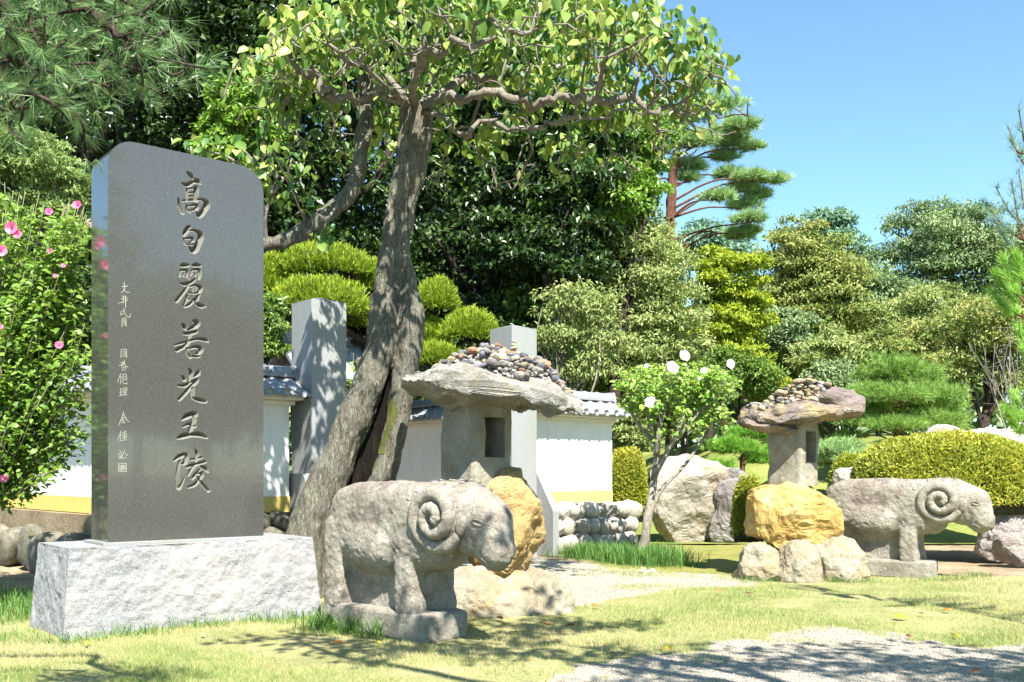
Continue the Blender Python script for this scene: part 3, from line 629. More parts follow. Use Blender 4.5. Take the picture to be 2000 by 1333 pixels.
H3 = [('大', 3, [[(305,125,20),(310,220,22),(295,310,20),(225,365,10)],[(255,215,18),(300,225,22),(390,210,16)],[(305,290,14),(360,345,18),(430,350,12)]]),
 ('韓', 3, [[(280,410,14),(285,590,14)],[(265,440,12),(350,435,12)],[(250,480,12),(300,470,12)],[(300,470,12),(290,520,12)],[(255,520,12),(250,480,12)],[(180,585,12),(300,550,14)],[(330,415,12),(335,540,20),(335,680,20)],[(310,470,12),(380,460,12)],[(310,500,12),(370,500,14)],[(370,500,12),(360,545,12)],[(310,545,12),(360,545,12)]]),
 ('民', 3, [[(295,690,16),(305,740,14)],[(240,760,12),(330,740,12)],[(245,760,14),(230,840,14),(300,800,10)],[(290,745,14),(350,850,16),(425,890,18),(440,800,8)]]),
 ('國', 3, [[(265,905,14),(255,1100,18)],[(265,910,12),(345,905,14)],[(345,905,14),(345,1085,22)],[(275,950,9),(325,945,9)],[(282,980,8),(318,975,8),(314,1010,8),(282,1015,8)],[(285,1050,10),(330,1045,10)],[(308,930,9),(330,1035,9)]]),
 ('國', 4, [[(110,68,7),(108,150,7)],[(110,68,6),(165,64,7)],[(165,64,7),(165,152,8)],[(120,90,5),(155,88,5)],[(122,105,4),(150,103,4),(148,122,4),(122,124,4)],[(120,140,5),(155,138,5)],[(148,75,5),(156,130,5)]]),
 ('務', 4, [[(100,200,6),(140,190,6),(115,215,6)],[(85,230,6),(150,215,6)],[(120,205,6),(118,255,6)],[(148,172,6),(140,200,6),(120,228,5)],[(140,200,6),(160,230,6),(185,255,5)],[(130,245,6),(158,240,6),(150,270,6),(138,283,5)],[(140,235,5),(120,280,5)]]),
 ('總', 4, [[(110,305,6),(90,345,6),(78,395,6)],[(98,345,5),(118,340,5)],[(108,330,6),(105,410,6)],[(130,310,6),(128,400,6)],[(128,320,5),(160,315,6),(158,380,6)],[(130,345,5),(155,340,5)],[(130,372,5),(175,362,6)],[(128,405,6),(165,410,7),(172,395,4)]]),
 ('理', 4, [[(95,470,6),(125,460,6)],[(92,500,6),(125,488,6)],[(108,455,6),(105,530,6)],[(88,535,6),(130,515,6)],[(132,455,5),(132,495,5)],[(132,455,5),(168,450,6),(162,490,6),(132,495,5)],[(132,474,5),(165,470,5)],[(150,455,5),(148,520,6)],[(130,505,5),(168,500,5)],[(122,525,6),(175,518,7)]]),
 ('金', 4, [[(135,688,8),(115,760,8),(82,830,5)],[(135,710,6),(160,760,8),(190,795,6)],[(112,755,5),(150,750,5)],[(110,777,5),(150,773,5)],[(130,755,6),(130,800,6)],[(112,803,6),(155,800,7)]]),
 ('鍾', 4, [[(110,878,6),(92,930,6),(74,978,5)],[(100,905,5),(120,905,5)],[(95,930,5),(118,928,5)],[(106,915,5),(102,980,6)],[(92,988,5),(118,975,5)],[(125,900,6),(165,888,6)],[(145,880,5),(145,970,6)],[(128,915,5),(165,912,6),(160,945,5),(128,948,5)],[(128,915,5),(128,948,5)],[(128,930,5),(162,928,5)],[(122,958,5),(165,952,5)],[(118,978,6),(172,970,7)]]),
 ('泌', 4, [[(95,1070,6),(100,1085,6)],[(88,1100,6),(92,1160,6),(110,1130,5)],[(110,1085,6),(115,1150,7),(150,1155,6),(155,1135,4)],[(150,1070,5),(130,1120,6),(105,1165,5)],[(125,1090,6),(135,1105,6)],[(150,1105,6),(178,1130,8)]]),
 ('seal', 4, [[(84,1208,6),(163,1208,6)],[(84,1290,6),(163,1290,6)],[(84,1208,6),(84,1290,6)],[(163,1208,6),(163,1290,6)],[(98,1222,7),(98,1275,7)],[(113,1225,7),(113,1282,7)],[(128,1215,7),(128,1280,7)],[(148,1220,7),(148,1285,7)],[(92,1236,6),(140,1236,6)],[(100,1262,6),(158,1258,6)],[(128,1245,6),(156,1245,6)],[(92,1276,6),(125,1276,6)]])]
zo = 0
for ch, kind_, rows in H3:
    st = strokes(rows, 215, 540 if kind_ == 3 else 670, 11.1 if kind_ == 3 else 5.13); m2 = MB()
    for s_ in st:
        c = crom(s_, 4); zo += 1; t_ = np.gradient(c[:, :2], axis=0); t_ /= np.maximum(np.linalg.norm(t_, axis=1, keepdims=True), 1e-9); nn = np.stack([-t_[:, 1], t_[:, 0]], 1)
        ww = np.maximum(c[:, 2] * .8, .0016)[:, None]
        a, b = c[:, :2] + nn * ww, c[:, :2] - nn * ww; k = len(c); off = .0008 + .00004 * (zo % 16)
        V = [SB + MU * p[0] + UP * p[1] - MW * off for p in a] + [SB + MU * p[0] + UP * p[1] - MW * off for p in b]
        m2.add(V, [(i, i + k, i + 1 + k, i + 1) for i in range(k - 1)])
    o = m2.build('inscribed_character', M['inlay'], slab); o['label'] = 'small square seal mark' if ch == 'seal' else 'small inscribed character ' + ch

# ------------------------------------------------------------------ ram statues
def sq(c, r, e=1.0, sub=4):
    V, F = ico(sub); V = np.sign(V) * np.abs(V) ** e; V = V / (np.sum(np.abs(V) ** (2 / e), axis=1, keepdims=True) ** (e / 2)) if e != 1 else V
    return V * np.asarray(r) + np.asarray(c), F
def capsule(mb, a, b, ra, rb, sy=1.0, n=10, sides=20):
    a, b = np.array(a, float), np.array(b, float)
    for t in np.linspace(0, 1, n):
        V, F = ico(3); r = ra * (1 - t) + rb * t; mb.add(V * np.array([r, r * sy, r]) + a * (1 - t) + b * t, F)
mb = MB()
mb.add(*sq((-.6, 0, .84), (.68, .255, .345), .55)); mb.add(*sq((-.66, 0, .695), (.45, .305, .275), .9))
mb.add(*sq((-.2, 0, .84), (.24, .262, .34), .6)); mb.add(*sq((.1, 0, .94), (.36, .25, .25), .75)); mb.add(*sq((-.02, 0, .76), (.2, .2, .24), .8))
capsule(mb, (.27, 0, .98), (.44, 0, .885), .205, .215, .82); capsule(mb, (.44, 0, .885), (.53, 0, .71), .215, .155, .82); capsule(mb, (.53, 0, .71), (.535, 0, .655), .155, .112, .9); mb.add(*sq((.36, 0, .81), (.17, .17, .17), .9))
for sgn in (-1, 1):
    mb.add(*sq((-.24, sgn * .155, .5), (.1, .09, .4), .45)); mb.add(*sq((-1.13, sgn * .15, .52), (.125, .1, .4), .5))
    mb.add(*sq((-.225, sgn * .155, .24), (.11, .09, .09), .5)); mb.add(*sq((-1.12, sgn * .16, .24), (.13, .095, .1), .5))
mb.add(*sq((-.68, 0, .42), (.5, .135, .34), .25))
V, F, Nn = remesh(mb, .0125, 16)
V = V + Nn * (.006 * fbm(V * 6, 31, 3) + .005 * fbm(V * 32, 32, 4, .65))[:, None]
ram = thing('ram_statue', 'large weathered stone ram statue beside the white granite base, head turned towards the lawn', 'statue', (0, 0, 0), 'stone rams flanking the path')
mb = MB(); mb.add(V, F); mb.build('body', M['ram'], ram, True)
from mathutils.bvhtree import BVHTree
ram_bvh = BVHTree.FromPolygons([Vector(v) for v in V], [list(map(int, f)) for f in F])
def skin(x, z, sgn):
    h = ram_bvh.ray_cast(Vector((x, sgn * 1.0, z)), Vector((0, -sgn, 0))); return h[0].y if h[0] is not None else sgn * .12
mb = MB(); V, F = sq((-.645, 0, .085), (.665, .245, .115), .16, 5)
nn = norm(V - np.array([-.645, 0, .085])); V = V + nn * (.012 * fbm(V * 4, 8, 4) + .004 * fbm(V * 25, 9, 3))[:, None]
mb.add(V, F); mb.build('plinth', M['ram'], ram, True)
for sgn in (-1, 1):
    # curled horn: flat spiral relief, ear tucked beside its tip, incised eye and mouth
    th = np.linspace(R(-28), R(-28 - 735), 110); f = np.linspace(0, 1, 110)
    rr = .222 * (1 - f) + .03; cx, cz = .12 + .02 * f, .93 + 0 * f
    hx_, hz_ = cx + rr * np.cos(th), cz + rr * np.sin(th) * .95
    surf = np.array([abs(skin(x, z, sgn)) for x, z in zip(hx_, hz_)]); surf = np.maximum(surf, .18); surf = np.convolve(np.pad(surf, 8, 'edge'), np.ones(17) / 17, 'valid') - .004 + .018 * f
    pts = np.stack([hx_, sgn * surf, hz_], 1)
    rad = (.058 - .016 * f) * (1 + .045 * np.cos(th * 11)) ; rad[:6] *= np.linspace(.55, 1, 6)
    m2 = MB(); m2.tube(pts, rad, 12); a = m2
    V0, F0 = ico(2); a.add(V0 * .035 + pts[-1], F0)
    a.add(V0 * (.2, .1, .2) + np.array([.13, sgn * .15, .93]), F0)
    a.build('horn', M['ram'], ram, True)
    m2 = MB(); Ve, Fe = sq((0, 0, 0), (.05, .035, .085), 1, 3); c_, s_ = math.cos(.35), math.sin(.35)
    Ve = np.stack([Ve[:, 0] * c_ + Ve[:, 2] * s_, Ve[:, 1], -Ve[:, 0] * s_ + Ve[:, 2] * c_], 1) + np.array([.37, skin(.37, .87, sgn), .87]); m2.add(Ve, Fe); m2.build('ear', M['ram'], ram, True)
    for ka in np.linspace(R(48), R(150), 7):
        ra = np.linspace(.285, .345, 6); rx_, rz_ = .12 + ra * np.cos(ka), .93 + ra * np.sin(ka) * .82
        m2 = MB(); m2.tube(np.stack([rx_, [skin(x, z, sgn) - sgn * .004 for x, z in zip(rx_, rz_)], rz_], 1), [.004, .012, .014, .013, .01, .004], 6); m2.build('mane_lock', M['ram'], ram, True)
    t_ = np.linspace(0, 2 * math.pi, 26); ex = .507 + .042 * np.cos(t_) ; ez = .9 + .02 * np.sin(t_) * np.abs(np.sin(t_)) ** .3 - .012 * np.cos(t_)
    yy = np.array([skin(x, z, sgn) + sgn * .002 for x, z in zip(ex, ez)])
    m2 = MB(); m2.tube(np.stack([ex, yy, ez], 1), .0075, 6); m2.build('eye', M['ram'], ram, True)
    t_ = np.linspace(0, 1, 16); mxx = .43 + .13 * t_; mzz = .66 - .06 * t_ + .02 * np.sin(t_ * 3)
    m2 = MB(); m2.tube(np.stack([mxx, [skin(x, z, sgn) + sgn * .001 for x, z in zip(mxx, mzz)], mzz], 1), .006, 6); m2.build('mouth_line', M['ram'], ram, True)
ram2 = copy_tree(ram)
ram.location = (-.5, 7.36, 0); ram.rotation_euler = (0, 0, R(-43.8))
ram2.location = (5.08, 11.75, 0); ram2.rotation_euler = (0, 0, R(-36))
ram2['label'] = 'smaller looking stone ram statue in front of the clipped azalea mound'

# ------------------------------------------------------------------ stone lanterns
pebs = []
for k in range(9):
    rg = np.random.default_rng(70 + k)
    V, F = rock((1, rg.uniform(.6, .95), rg.uniform(.4, .7)), 40 + k, 2, .8, 6, .1, 1.2); m2 = MB(); m2.add(V, F); pebs.append(m2.build('pebble', M['pebble'], None, False, link=False))
pebv = {}
for nm in ('pebble', 'pebble_tan', 'pebble_dark', 'pebble_rust'):
    pebv[nm] = []
    for me in pebs:
        m2 = me.copy(); m2.materials.clear(); m2.materials.append(M[nm]); pebv[nm].append(m2)
def solid_top(V, F):
    """height lookup over a mesh's upper skin (for laying pebbles on it)"""
    from mathutils.bvhtree import BVHTree
    b = BVHTree.FromPolygons([Vector(v) for v in V], [list(map(int, f)) for f in F])
    def h(x, y):
        r = b.ray_cast(Vector((x, y, 9)), Vector((0, 0, -1))); return r[0].z if r[0] is not None else None
    return h
def peb(x, y, z, s, kind_, rg, label, group):
    o = link_obj('pebble', pebv[kind_][rg.integers(9)]); o.location = (x, y, z); o.scale = (s, s, s); o.rotation_euler = (rg.uniform(-.4, .4), rg.uniform(-.4, .4), rg.uniform(0, 6.3))
    return tag(o, label, 'pebble', group)
def light_box(c, half, z0, z1, yaw, mat, parent, seed):
    """hollow block with a square window through the face that looks along +yaw"""
    u = np.array([math.cos(yaw), math.sin(yaw), 0]); nrm_ = np.array([math.sin(yaw), -math.cos(yaw), 0]); m2 = MB()
    wz0, wz1, wh = z0 + (z1 - z0) * .3, z0 + (z1 - z0) * .8, half * .47
    N_ = 28; V = []; F = []
    def face(o_, a, b, na, nb, hole=None):
        base = len(V)
        for i in range(na + 1):
            for j in range(nb + 1): V.append(o_ + a * (i / na) + b * (j / nb))
        for i in range(na):
            for j in range(nb):
                if hole and hole[0] <= (i + .5) / na <= hole[1] and hole[2] <= (j + .5) / nb <= hole[3]: continue
                q = base + i * (nb + 1) + j; F.append((q, q + nb + 1, q + nb + 2, q + 1))
    H = z1 - z0; cc = c + UP * z0
    hole = (.5 - .235, .5 + .235, .37, .82)
    A = cc + nrm_ * half - u * half; face(A, u * 2 * half, UP * H, N_, N_, hole)
    face(cc - nrm_ * half + u * half, -u * 2 * half, UP * H, N_, N_)
    face(cc + nrm_ * half + u * half, -nrm_ * 2 * half, UP * H, N_, N_); face(cc - nrm_ * half - u * half, nrm_ * 2 * half, UP * H, N_, N_)
    V = np.array(V); n0 = len(V)
    # rounded corners and rough dressed skin
    l = V - cc; a, b = l @ u / half, l @ nrm_ / half
    k = np.maximum(0, np.abs(a) + np.abs(b) - 1.8); V = V - (u * (np.sign(a) * k * .35 * half)[:, None] + nrm_ * (np.sign(b) * k * .35 * half)[:, None])
    lv = norm(np.stack([a * 0, a * 0, a * 0], 1) + u * a[:, None] ** 3 + nrm_ * b[:, None] ** 3)
    V = V + lv * (.014 * fbm(V * 5, seed, 4))[:, None]
    m2.add(V, F)
    # window lining: jambs, sill, head and back
    d_ = half * 1.1; e0 = cc + nrm_ * (half + .006)
    x0, x1, y0, y1 = (hole[0] - .5) * 2 * half - .012, (hole[1] - .5) * 2 * half + .012, hole[2] * H - .012, hole[3] * H + .012
    q = [e0 + u * x + UP * y for x, y in ((x0, y0), (x1, y0), (x1, y1), (x0, y1))]; q2 = [p - nrm_ * d_ for p in q]
    m2.add(q + q2, [(0, 1, 5, 4), (1, 2, 6, 5), (2, 3, 7, 6), (3, 0, 4, 7), (4, 5, 6, 7)])
    return m2.build('light_box', mat, parent, False)
def rockpart(name, c, r, seed, mat, parent, yaw=0, tilt=0, **kw):
    V, F = rock(r, seed, **kw)
    if tilt:
        c_, s_ = math.cos(tilt), math.sin(tilt); V = np.stack([V[:, 0] * c_ + V[:, 2] * s_, V[:, 1], -V[:, 0] * s_ + V[:, 2] * c_], 1)
    V = rotz(V, yaw) + np.asarray(c, float); m2 = MB(); m2.add(V, F); o = m2.build(name, mat, parent, False)
    return o, V, F
# larger lantern, behind the near ram
LA = np.array([-.24, 9.05, 0])
la = thing('stone_lantern', 'larger natural stone lantern behind the near ram, broad grey slab cap', 'stone lantern', LA, 'natural stone lanterns by the path')
rockpart('foot_stone', (-.2, 8.85, -.02), (.62, .46, .44), 251, M['footrock'], la, .3, sub=5, boxy=1, cuts=5, rough=.12, cutd=(.85, 1.05))
rockpart('foot_stone', (.2, 8.95, -.03), (.36, .4, .4), 257, M['footrock'], la, .7, sub=5, boxy=1, cuts=5, rough=.12, cutd=(.85, 1.05))
rockpart('post_boulder', (-.14, 9.0, .76), (.44, .42, .52), 203, M['ochre1'], la, .2, sub=6, boxy=.6, cuts=20, rough=.075, freq=2.6, cutd=(.76, 1.0))
light_box(LA + np.array([-.09, 0, 0]), .245, 1.12, 1.9, R(45), M['box'], la, 5)
V, F = rock((.8, .62, .165), 219, 6, .42, 9, .13, 1.9, (.82, 1.05))
V[:, 2] += -.1 * V[:, 0] - .05 * np.maximum(0, V[:, 0] - .3) + .05 * np.cos(V[:, 0] * 3) - .12 * (V[:, 0] > .45) * (V[:, 0] - .45)
V[:, 2] -= .13 * np.clip((np.abs(V[:, 0] + .1) - .2) * (V[:, 2] < 0), 0, .25) * 0
V = rotz(V, .1) + np.array([-.19, 8.93, 1.985]); m2 = MB(); m2.add(V, F); m2.build('cap_slab', M['cap1'], la, False)
hA = solid_top(V, F)
rg = np.random.default_rng(5); placed = []
kinds = ['pebble'] * 9 + ['pebble_tan'] * 4 + ['pebble_dark'] * 5 + ['pebble_rust'] * 2
nA = 0
lab = {'pebble': 'small grey stone in the heap piled on the larger lantern cap', 'pebble_tan': 'small tan stone in the heap piled on the larger lantern cap', 'pebble_dark': 'small slate blue stone in the heap piled on the larger lantern cap', 'pebble_rust': 'small rust brown stone in the heap piled on the larger lantern cap'}
def pileA(x, y): return .19 * max(0, 1 - ((x + .06) / .6) ** 2 - ((y - 8.98) / .46) ** 2) ** .7
def pileB(x, y): return .17 * max(0, 1 - ((x - 3.5) / .42) ** 2 - ((y - 11.85) / .4) ** 2) ** .8
def rubble(name, label, h_, pile, cx_, cy_, wx, wy, n_, mat):
    mb_ = MB(); r2 = np.random.default_rng(8); V0_, F0_ = ico(1)
    for _ in range(n_):
        a_, q_ = r2.uniform(0, 6.28), math.sqrt(r2.random()); x_, y_ = cx_ + wx * q_ * math.cos(a_), cy_ + wy * q_ * math.sin(a_); hh = h_(x_, y_)
        if hh is None: continue
        z_ = hh + (pile(x_, y_) - .02) * r2.uniform(.0, 1); s__ = r2.uniform(.015, .035)
        mb_.add(rotz(V0_ * (1 + .3 * r2.normal(size=(len(V0_), 1)).clip(-1, 1)) * (s__, s__ * .8, s__ * .55), r2.uniform(0, 6)) + (x_, y_, z_), F0_)
    tag(mb_.build(name, mat), label, 'rubble', None, 'stuff')
rubble('stone_rubble', 'fine grey rubble filling the heap on the larger lantern cap', hA, pileA, -.1, 8.98, .6, .44, 900, M['pebble'])
while nA < 230:
    a, r_ = rg.uniform(0, 6.28), math.sqrt(rg.random()); x, y = -.1 + .64 * r_ * math.cos(a), 8.95 + .42 * r_ * math.sin(a)
    h = hA(x, y)
    if h is None: continue
    z = h + .008 + pileA(x, y); s_ = rg.choice([.028, .038, .05, .065], p=[.3, .37, .23, .1]) * rg.uniform(.85, 1.15)
    k = kinds[rg.integers(len(kinds))]; lb_ = lab[k].replace('small', 'tiny' if s_ < .034 else 'small' if s_ < .052 else 'chunky').replace('in the heap piled on', 'on the left slope of the heap on' if x < -.4 else 'on the right slope of the heap on' if x > .2 else 'at the middle of the heap on'); peb(x, y, z, s_, k, rg, lb_, 'pebbles: ' + lb_); nA += 1
zt_ = (hA(.02, 8.9) or 2.1) + pileA(.02, 8.9) + .05
t = [peb(.015, 8.88, zt_ + .03 * k, .036 - .007 * k, 'pebble_tan', rg, None, None) for k in range(3)]
for o, l in zip(t, ('lowest', 'middle', 'topmost')): tag(o, l + ' stone of the tiny cairn on top of the larger lantern heap', 'pebble')
# smaller lantern, by the far ram
LB = np.array([3.43, 11.9, 0])
lb = thing('stone_lantern', 'purple capped stone lantern on a bright ochre boulder beside the far ram', 'stone lantern', LB, 'natural stone lanterns by the path')
for i, (x, y, r_) in enumerate(((2.98, 11.68, (.33, .3, .33)), (3.4, 11.55, (.33, .28, .38)), (3.86, 11.66, (.38, .32, .4)), (3.45, 12.0, (.5, .4, .3)))):
    rockpart('foot_stone', (x, y, .08), r_, 220 + i, M['footrock'], lb, i * 1.3, sub=5, boxy=.95, cuts=7, rough=.12, cutd=(.75, 1.0))
rockpart('post_boulder', (3.42, 11.85, .75), (.53, .46, .5), 233, M['ochre'], lb, .15, sub=6, boxy=.6, cuts=20, rough=.075, freq=2.6, cutd=(.76, 1.0))
light_box(np.array([3.44, 11.9, 0]), .23, 1.1, 1.9, R(45), M['box'], lb, 9)
V, F = rock((.7, .52, .155), 238, 6, .45, 14, .13, 1.9, (.75, 1.0)); V[:, 2] += .1 * V[:, 0]
V = V + np.array([3.37, 11.85, 2.0]); m2 = MB(); m2.add(V, F); m2.build('cap_slab', M['cap2'], lb, False); hB = solid_top(V, F)
rockpart('cap_chunk', (3.83, 11.72, 2.08), (.33, .36, .2), 241, M['cap2'], lb, .3, sub=5, boxy=.5, cuts=14, rough=.11, cutd=(.72, 1.0))
rockpart('cap_wedge', (3.12, 11.8, 1.83), (.36, .34, .09), 243, M['cap2'], lb, .2, .12, sub=4, boxy=.7, cuts=8, rough=.08)
nB = 0
labB = {'pebble': 'small pale stone scattered on the purple lantern cap', 'pebble_tan': 'small tan stone scattered on the purple lantern cap'}
rubble('stone_rubble', 'fine tan rubble filling the heap on the purple lantern cap', hB, pileB, 3.45, 11.85, .5, .4, 500, M['pebble_tan'])
while nB < 85:
    a, r_ = rg.uniform(0, 6.28), math.sqrt(rg.random()); x, y = 3.36 + .52 * r_ * math.cos(a), 11.75 + .36 * r_ * math.sin(a); h = hB(x, y)
    if h is None or x > 3.75: continue
    k = 'pebble' if rg.random() < .45 else 'pebble_tan'; peb(x, y, h + .008 + pileB(x, y), rg.choice([.025, .035, .05]) * rg.uniform(.85, 1.2), k, rg, labB[k].replace('scattered on', 'scattered at the left of' if x < 3.25 else 'scattered at the middle of'), 'pebbles: ' + labB[k] + (' left' if x < 3.25 else ' middle')); nB += 1
for (px, py, s_, l) in ((1553, 747, .05, 'round tan stone balanced left of the cairn on the purple cap'), (1580, 748, .055, 'largest tan stone of the cairn on the purple cap'), (1582, 738, .035, 'little grey stone capping the cairn on the purple lantern'), (1522, 762, .07, 'wedge shaped stone lying at the left of the purple cap'), (1560, 763, .085, 'flat slab stone lying under the cairn on the purple cap'), (1616, 750, .06, 'pale stone perched right of the cairn on the purple cap')):
    p = at(px, py, 11.7); zz_ = (hB(p[0], 11.7) or 2.12) + pileB(p[0], 11.7) + .6 * s_ + (.06 if py < 740 else 0); peb(p[0], p[1], zz_, s_, 'pebble_tan', rg, l, None)

# ------------------------------------------------------------------ the old tree with the split trunk
rng = np.random.default_rng(12)
TY = 9.75
def tp(*q): return np.array([at(px, py, TY + (d[0] if d else 0)) for px, py, *d in q])
tree = thing('old_split_tree', 'old spreading tree with a split hollow leaning trunk behind the near ram', 'tree', (at(600, 1160, TY)[0], TY, 0))
mbt = MB()
def fat(m, pts, r, sides=18, sub=5):
    p = crom(np.hstack([pts, np.asarray(r, float)[:, None]]), sub); m.tube(p[:, :3], np.maximum(p[:, 3], .01), sides)
fat(mbt, tp((575, 1190), (592, 1110), (612, 1010), (655, 905), (700, 800), (738, 700), (752, 620), (758, 540), (766, 455), (782, 380), (800, 310), (806, 250), (806, 205)),
    [.34, .25, .2, .18, .165, .155, .145, .125, .115, .115, .125, .14, .15])
fat(mbt, tp((650, 1130, .1), (698, 1020, .05), (738, 940), (768, 860), (782, 790), (796, 700), (806, 620), (800, 550), (790, 490), (796, 410, .05), (818, 330, .05), (830, 260), (828, 210)),
    [.16, .13, .1, .1, .12, .125, .115, .085, .07, .08, .075, .08, .08])
fat(mbt, tp((708, 700, .2), (735, 790, .22), (740, 860, .22)), [.1, .1, .06], 12)
V, F, Nn = remesh(mbt, .017, 3)
bark = fbm(V * np.array([11, 11, 2.6]), 77, 4); ridg = 1 - np.abs(vnoise(V * np.array([14, 14, 2.2]) + .4 * bark[:, None], 78))
V = V + Nn * (.02 * fbm(V * 3.2, 70, 3) + .03 * (ridg - .8) + .012 * bark)[:, None]
m2 = MB(); m2.add(V, F); m2.build('trunk', M['bark'], tree, True)
# rotten inside of the cleft, moss along its lip
m2 = MB(); fat(m2, tp((640, 1060, .2), (695, 950, .24), (738, 860, .24), (762, 780, .16), (772, 700, .07), (776, 620, .05), (782, 540, .05), (786, 500, .05)), [.13, .15, .13, .1, .05, .04, .05, .03], 12)
m2.build('rotten_heartwood', M['deadwood'], tree, True)
lip = crom(tp((700, 950, -.06), (742, 885, -.07), (763, 830, -.08), (768, 795, -.07), (757, 778, -.05), (742, 790, -.05)), 6); Fa = np.array([f for f in F if len(f) == 4]); fc = V[Fa].mean(1)
dl = np.min(np.linalg.norm(fc[:, None] - lip[None], axis=2), axis=1); sel = Fa[dl + .03 * fbm(fc * 9, 3, 3) < .045]; u_, inv = np.unique(sel, return_inverse=True); m2 = MB(); m2.add(V[u_] + norm(Nn[u_]) * .004, inv.reshape(-1, 4)); m2.build('moss_lip', M['moss'], tree, True)
m2 = MB(); fat(m2, tp((752, 960, .45), (764, 890, .45), (772, 830, .42), (780, 760, .35)), [.12, .12, .13, .1], 12); V, F, Nn = remesh(m2, .025, 2)
V = V + Nn * (.03 * fbm(V * np.array([9, 9, 2]), 44, 4))[:, None]; m2 = MB(); m2.add(V, F); m2.build('dead_stub', M['bark'], tree, True)
# limbs by hand, then the twiggy crown grown towards attractors on a low dome
nodes = []; parent = []; thick0 = []
def limb(start, pts, r0, r1):
    p = crom(np.array(pts), 5); idx = []
    for i, q in enumerate(p):
        nodes.append(q + .03 * rng.normal(size=3) * (i > 0)); parent.append(start if i == 0 else len(nodes) - 2); idx.append(len(nodes) - 1)
    return idx
top = tp((812, 215))[0]; nodes.append(top); parent.append(-1)
lims = []
for pts in ([(812, 215), (880, 195, -.3), (960, 185, -.5), (1060, 198, -.6), (1150, 190, -.5), (1250, 205, -.4), (1330, 215, -.3)],
            [(812, 215), (860, 225, -.2), (905, 262, -.35), (945, 240, -.4), (1010, 250, -.5), (1085, 240, -.7), (1150, 225, -.8)],
            [(812, 215), (805, 130, 0), (835, 60, .2), (830, -20, .2)], [(812, 215), (870, 120, .6), (960, 60, 1.0), (1060, 30, 1.2)],
            [(812, 215), (760, 195, -.3), (700, 188, -.5), (640, 185, -.6), (598, 140, -.7), (540, 105, -.7)], [(812, 215), (740, 130, .5), (660, 60, .9), (600, 20, 1.0)],
            [(812, 215), (900, 160, .8), (1020, 140, 1.2), (1150, 130, 1.2), (1260, 120, 1.0)], [(812, 215), (800, 150, -.8), (840, 100, -1.4), (930, 80, -1.7)], [(812, 215), (720, 140, -.8), (650, 100, -1.3)]):
    lims.append(limb(0, tp(*pts)[1:], 0, 0))
cD = np.array([-.27, TY, 4.62]); RD = np.array([2.62, 2.3, 1.36])
att = []
while len(att) < 900:
    d = norm(rng.normal(size=3)); d[2] = abs(d[2]) if rng.random() < .94 else -abs(d[2]) * .15
    r_ = rng.uniform(.62, 1.0) ** .6; p = cD + d * RD * r_ 
    if p[1] > TY + 1.4 and rng.random() < .5: continue
    att.append(p)
att = np.array(att); nd = np.array(nodes); par = list(parent)
alive = np.ones(len(att), bool); step = .16
for it in range(60):
    D = np.linalg.norm(att[alive][:, None] - nd[None], axis=2)
    if D.size == 0: break
    near = D.argmin(1); dm = D.min(1); new = []
    aa = att[alive]
    for k in np.unique(near):
        m_ = (near == k) & (dm < 2.2)
        if not m_.any(): continue
        dirv = norm(norm(aa[m_] - nd[k]).mean(0) + .33 * rng.normal(size=3)); new.append((nd[k] + dirv * step, k))
    if not new: break
    for p, k in new: par.append(int(k))
    nd = np.vstack([nd] + [p[None] for p, _ in new])
    D = np.linalg.norm(att[:, None] - nd[None, -len(new):], axis=2).min(1); alive &= D > .15
    if not alive.any(): break
par = np.array(par); nn_ = len(nd); cnt = np.zeros(nn_); kids = [[] for _ in range(nn_)]
for i in range(1, nn_): kids[par[i]].append(i)
area = np.zeros(nn_)
order = sorted(range(nn_), key=lambda i: -i)
# parents always precede children, so one backwards sweep gives pipe-model radii
for i in order:
    if not kids[i]: area[i] = .0062 ** 2.15
    if par[i] >= 0: area[par[i]] += area[i]
rad = np.minimum(area ** (1 / 2.15), .15)
mb = MB(); m_big = MB()
done = set()
for i in range(1, nn_):
    if par[i] < 0 or i in done: continue
    p = par[i]
    first = max(kids[p], key=lambda q: rad[q]) == i and p != 0
    if first: continue
    chain = [p, i]; cur = i
    while kids[cur]:
        cur = max(kids[cur], key=lambda q: rad[q]); chain.append(cur)
    rr = rad[chain]; rr[0] = min(rr[0], rr[1] * 1.15)
    tgt = m_big if rr[1] > .035 else mb
    q = np.hstack([nd[chain], rr[:, None]]); q = crom(q, 2) if len(q) > 2 else q
    q[1:-1, :3] += rng.normal(size=(len(q) - 2, 3)) * np.minimum(q[1:-1, 3:] * .5, .02)
    tgt.tube(q[:, :3], np.maximum(q[:, 3], .004), 10 if rr[1] > .035 else 5, wob=.35, seed=i % 50)
m_big.build('limbs', M['twig'], tree, True); mb.build('twigs', M['twig'], tree, True)
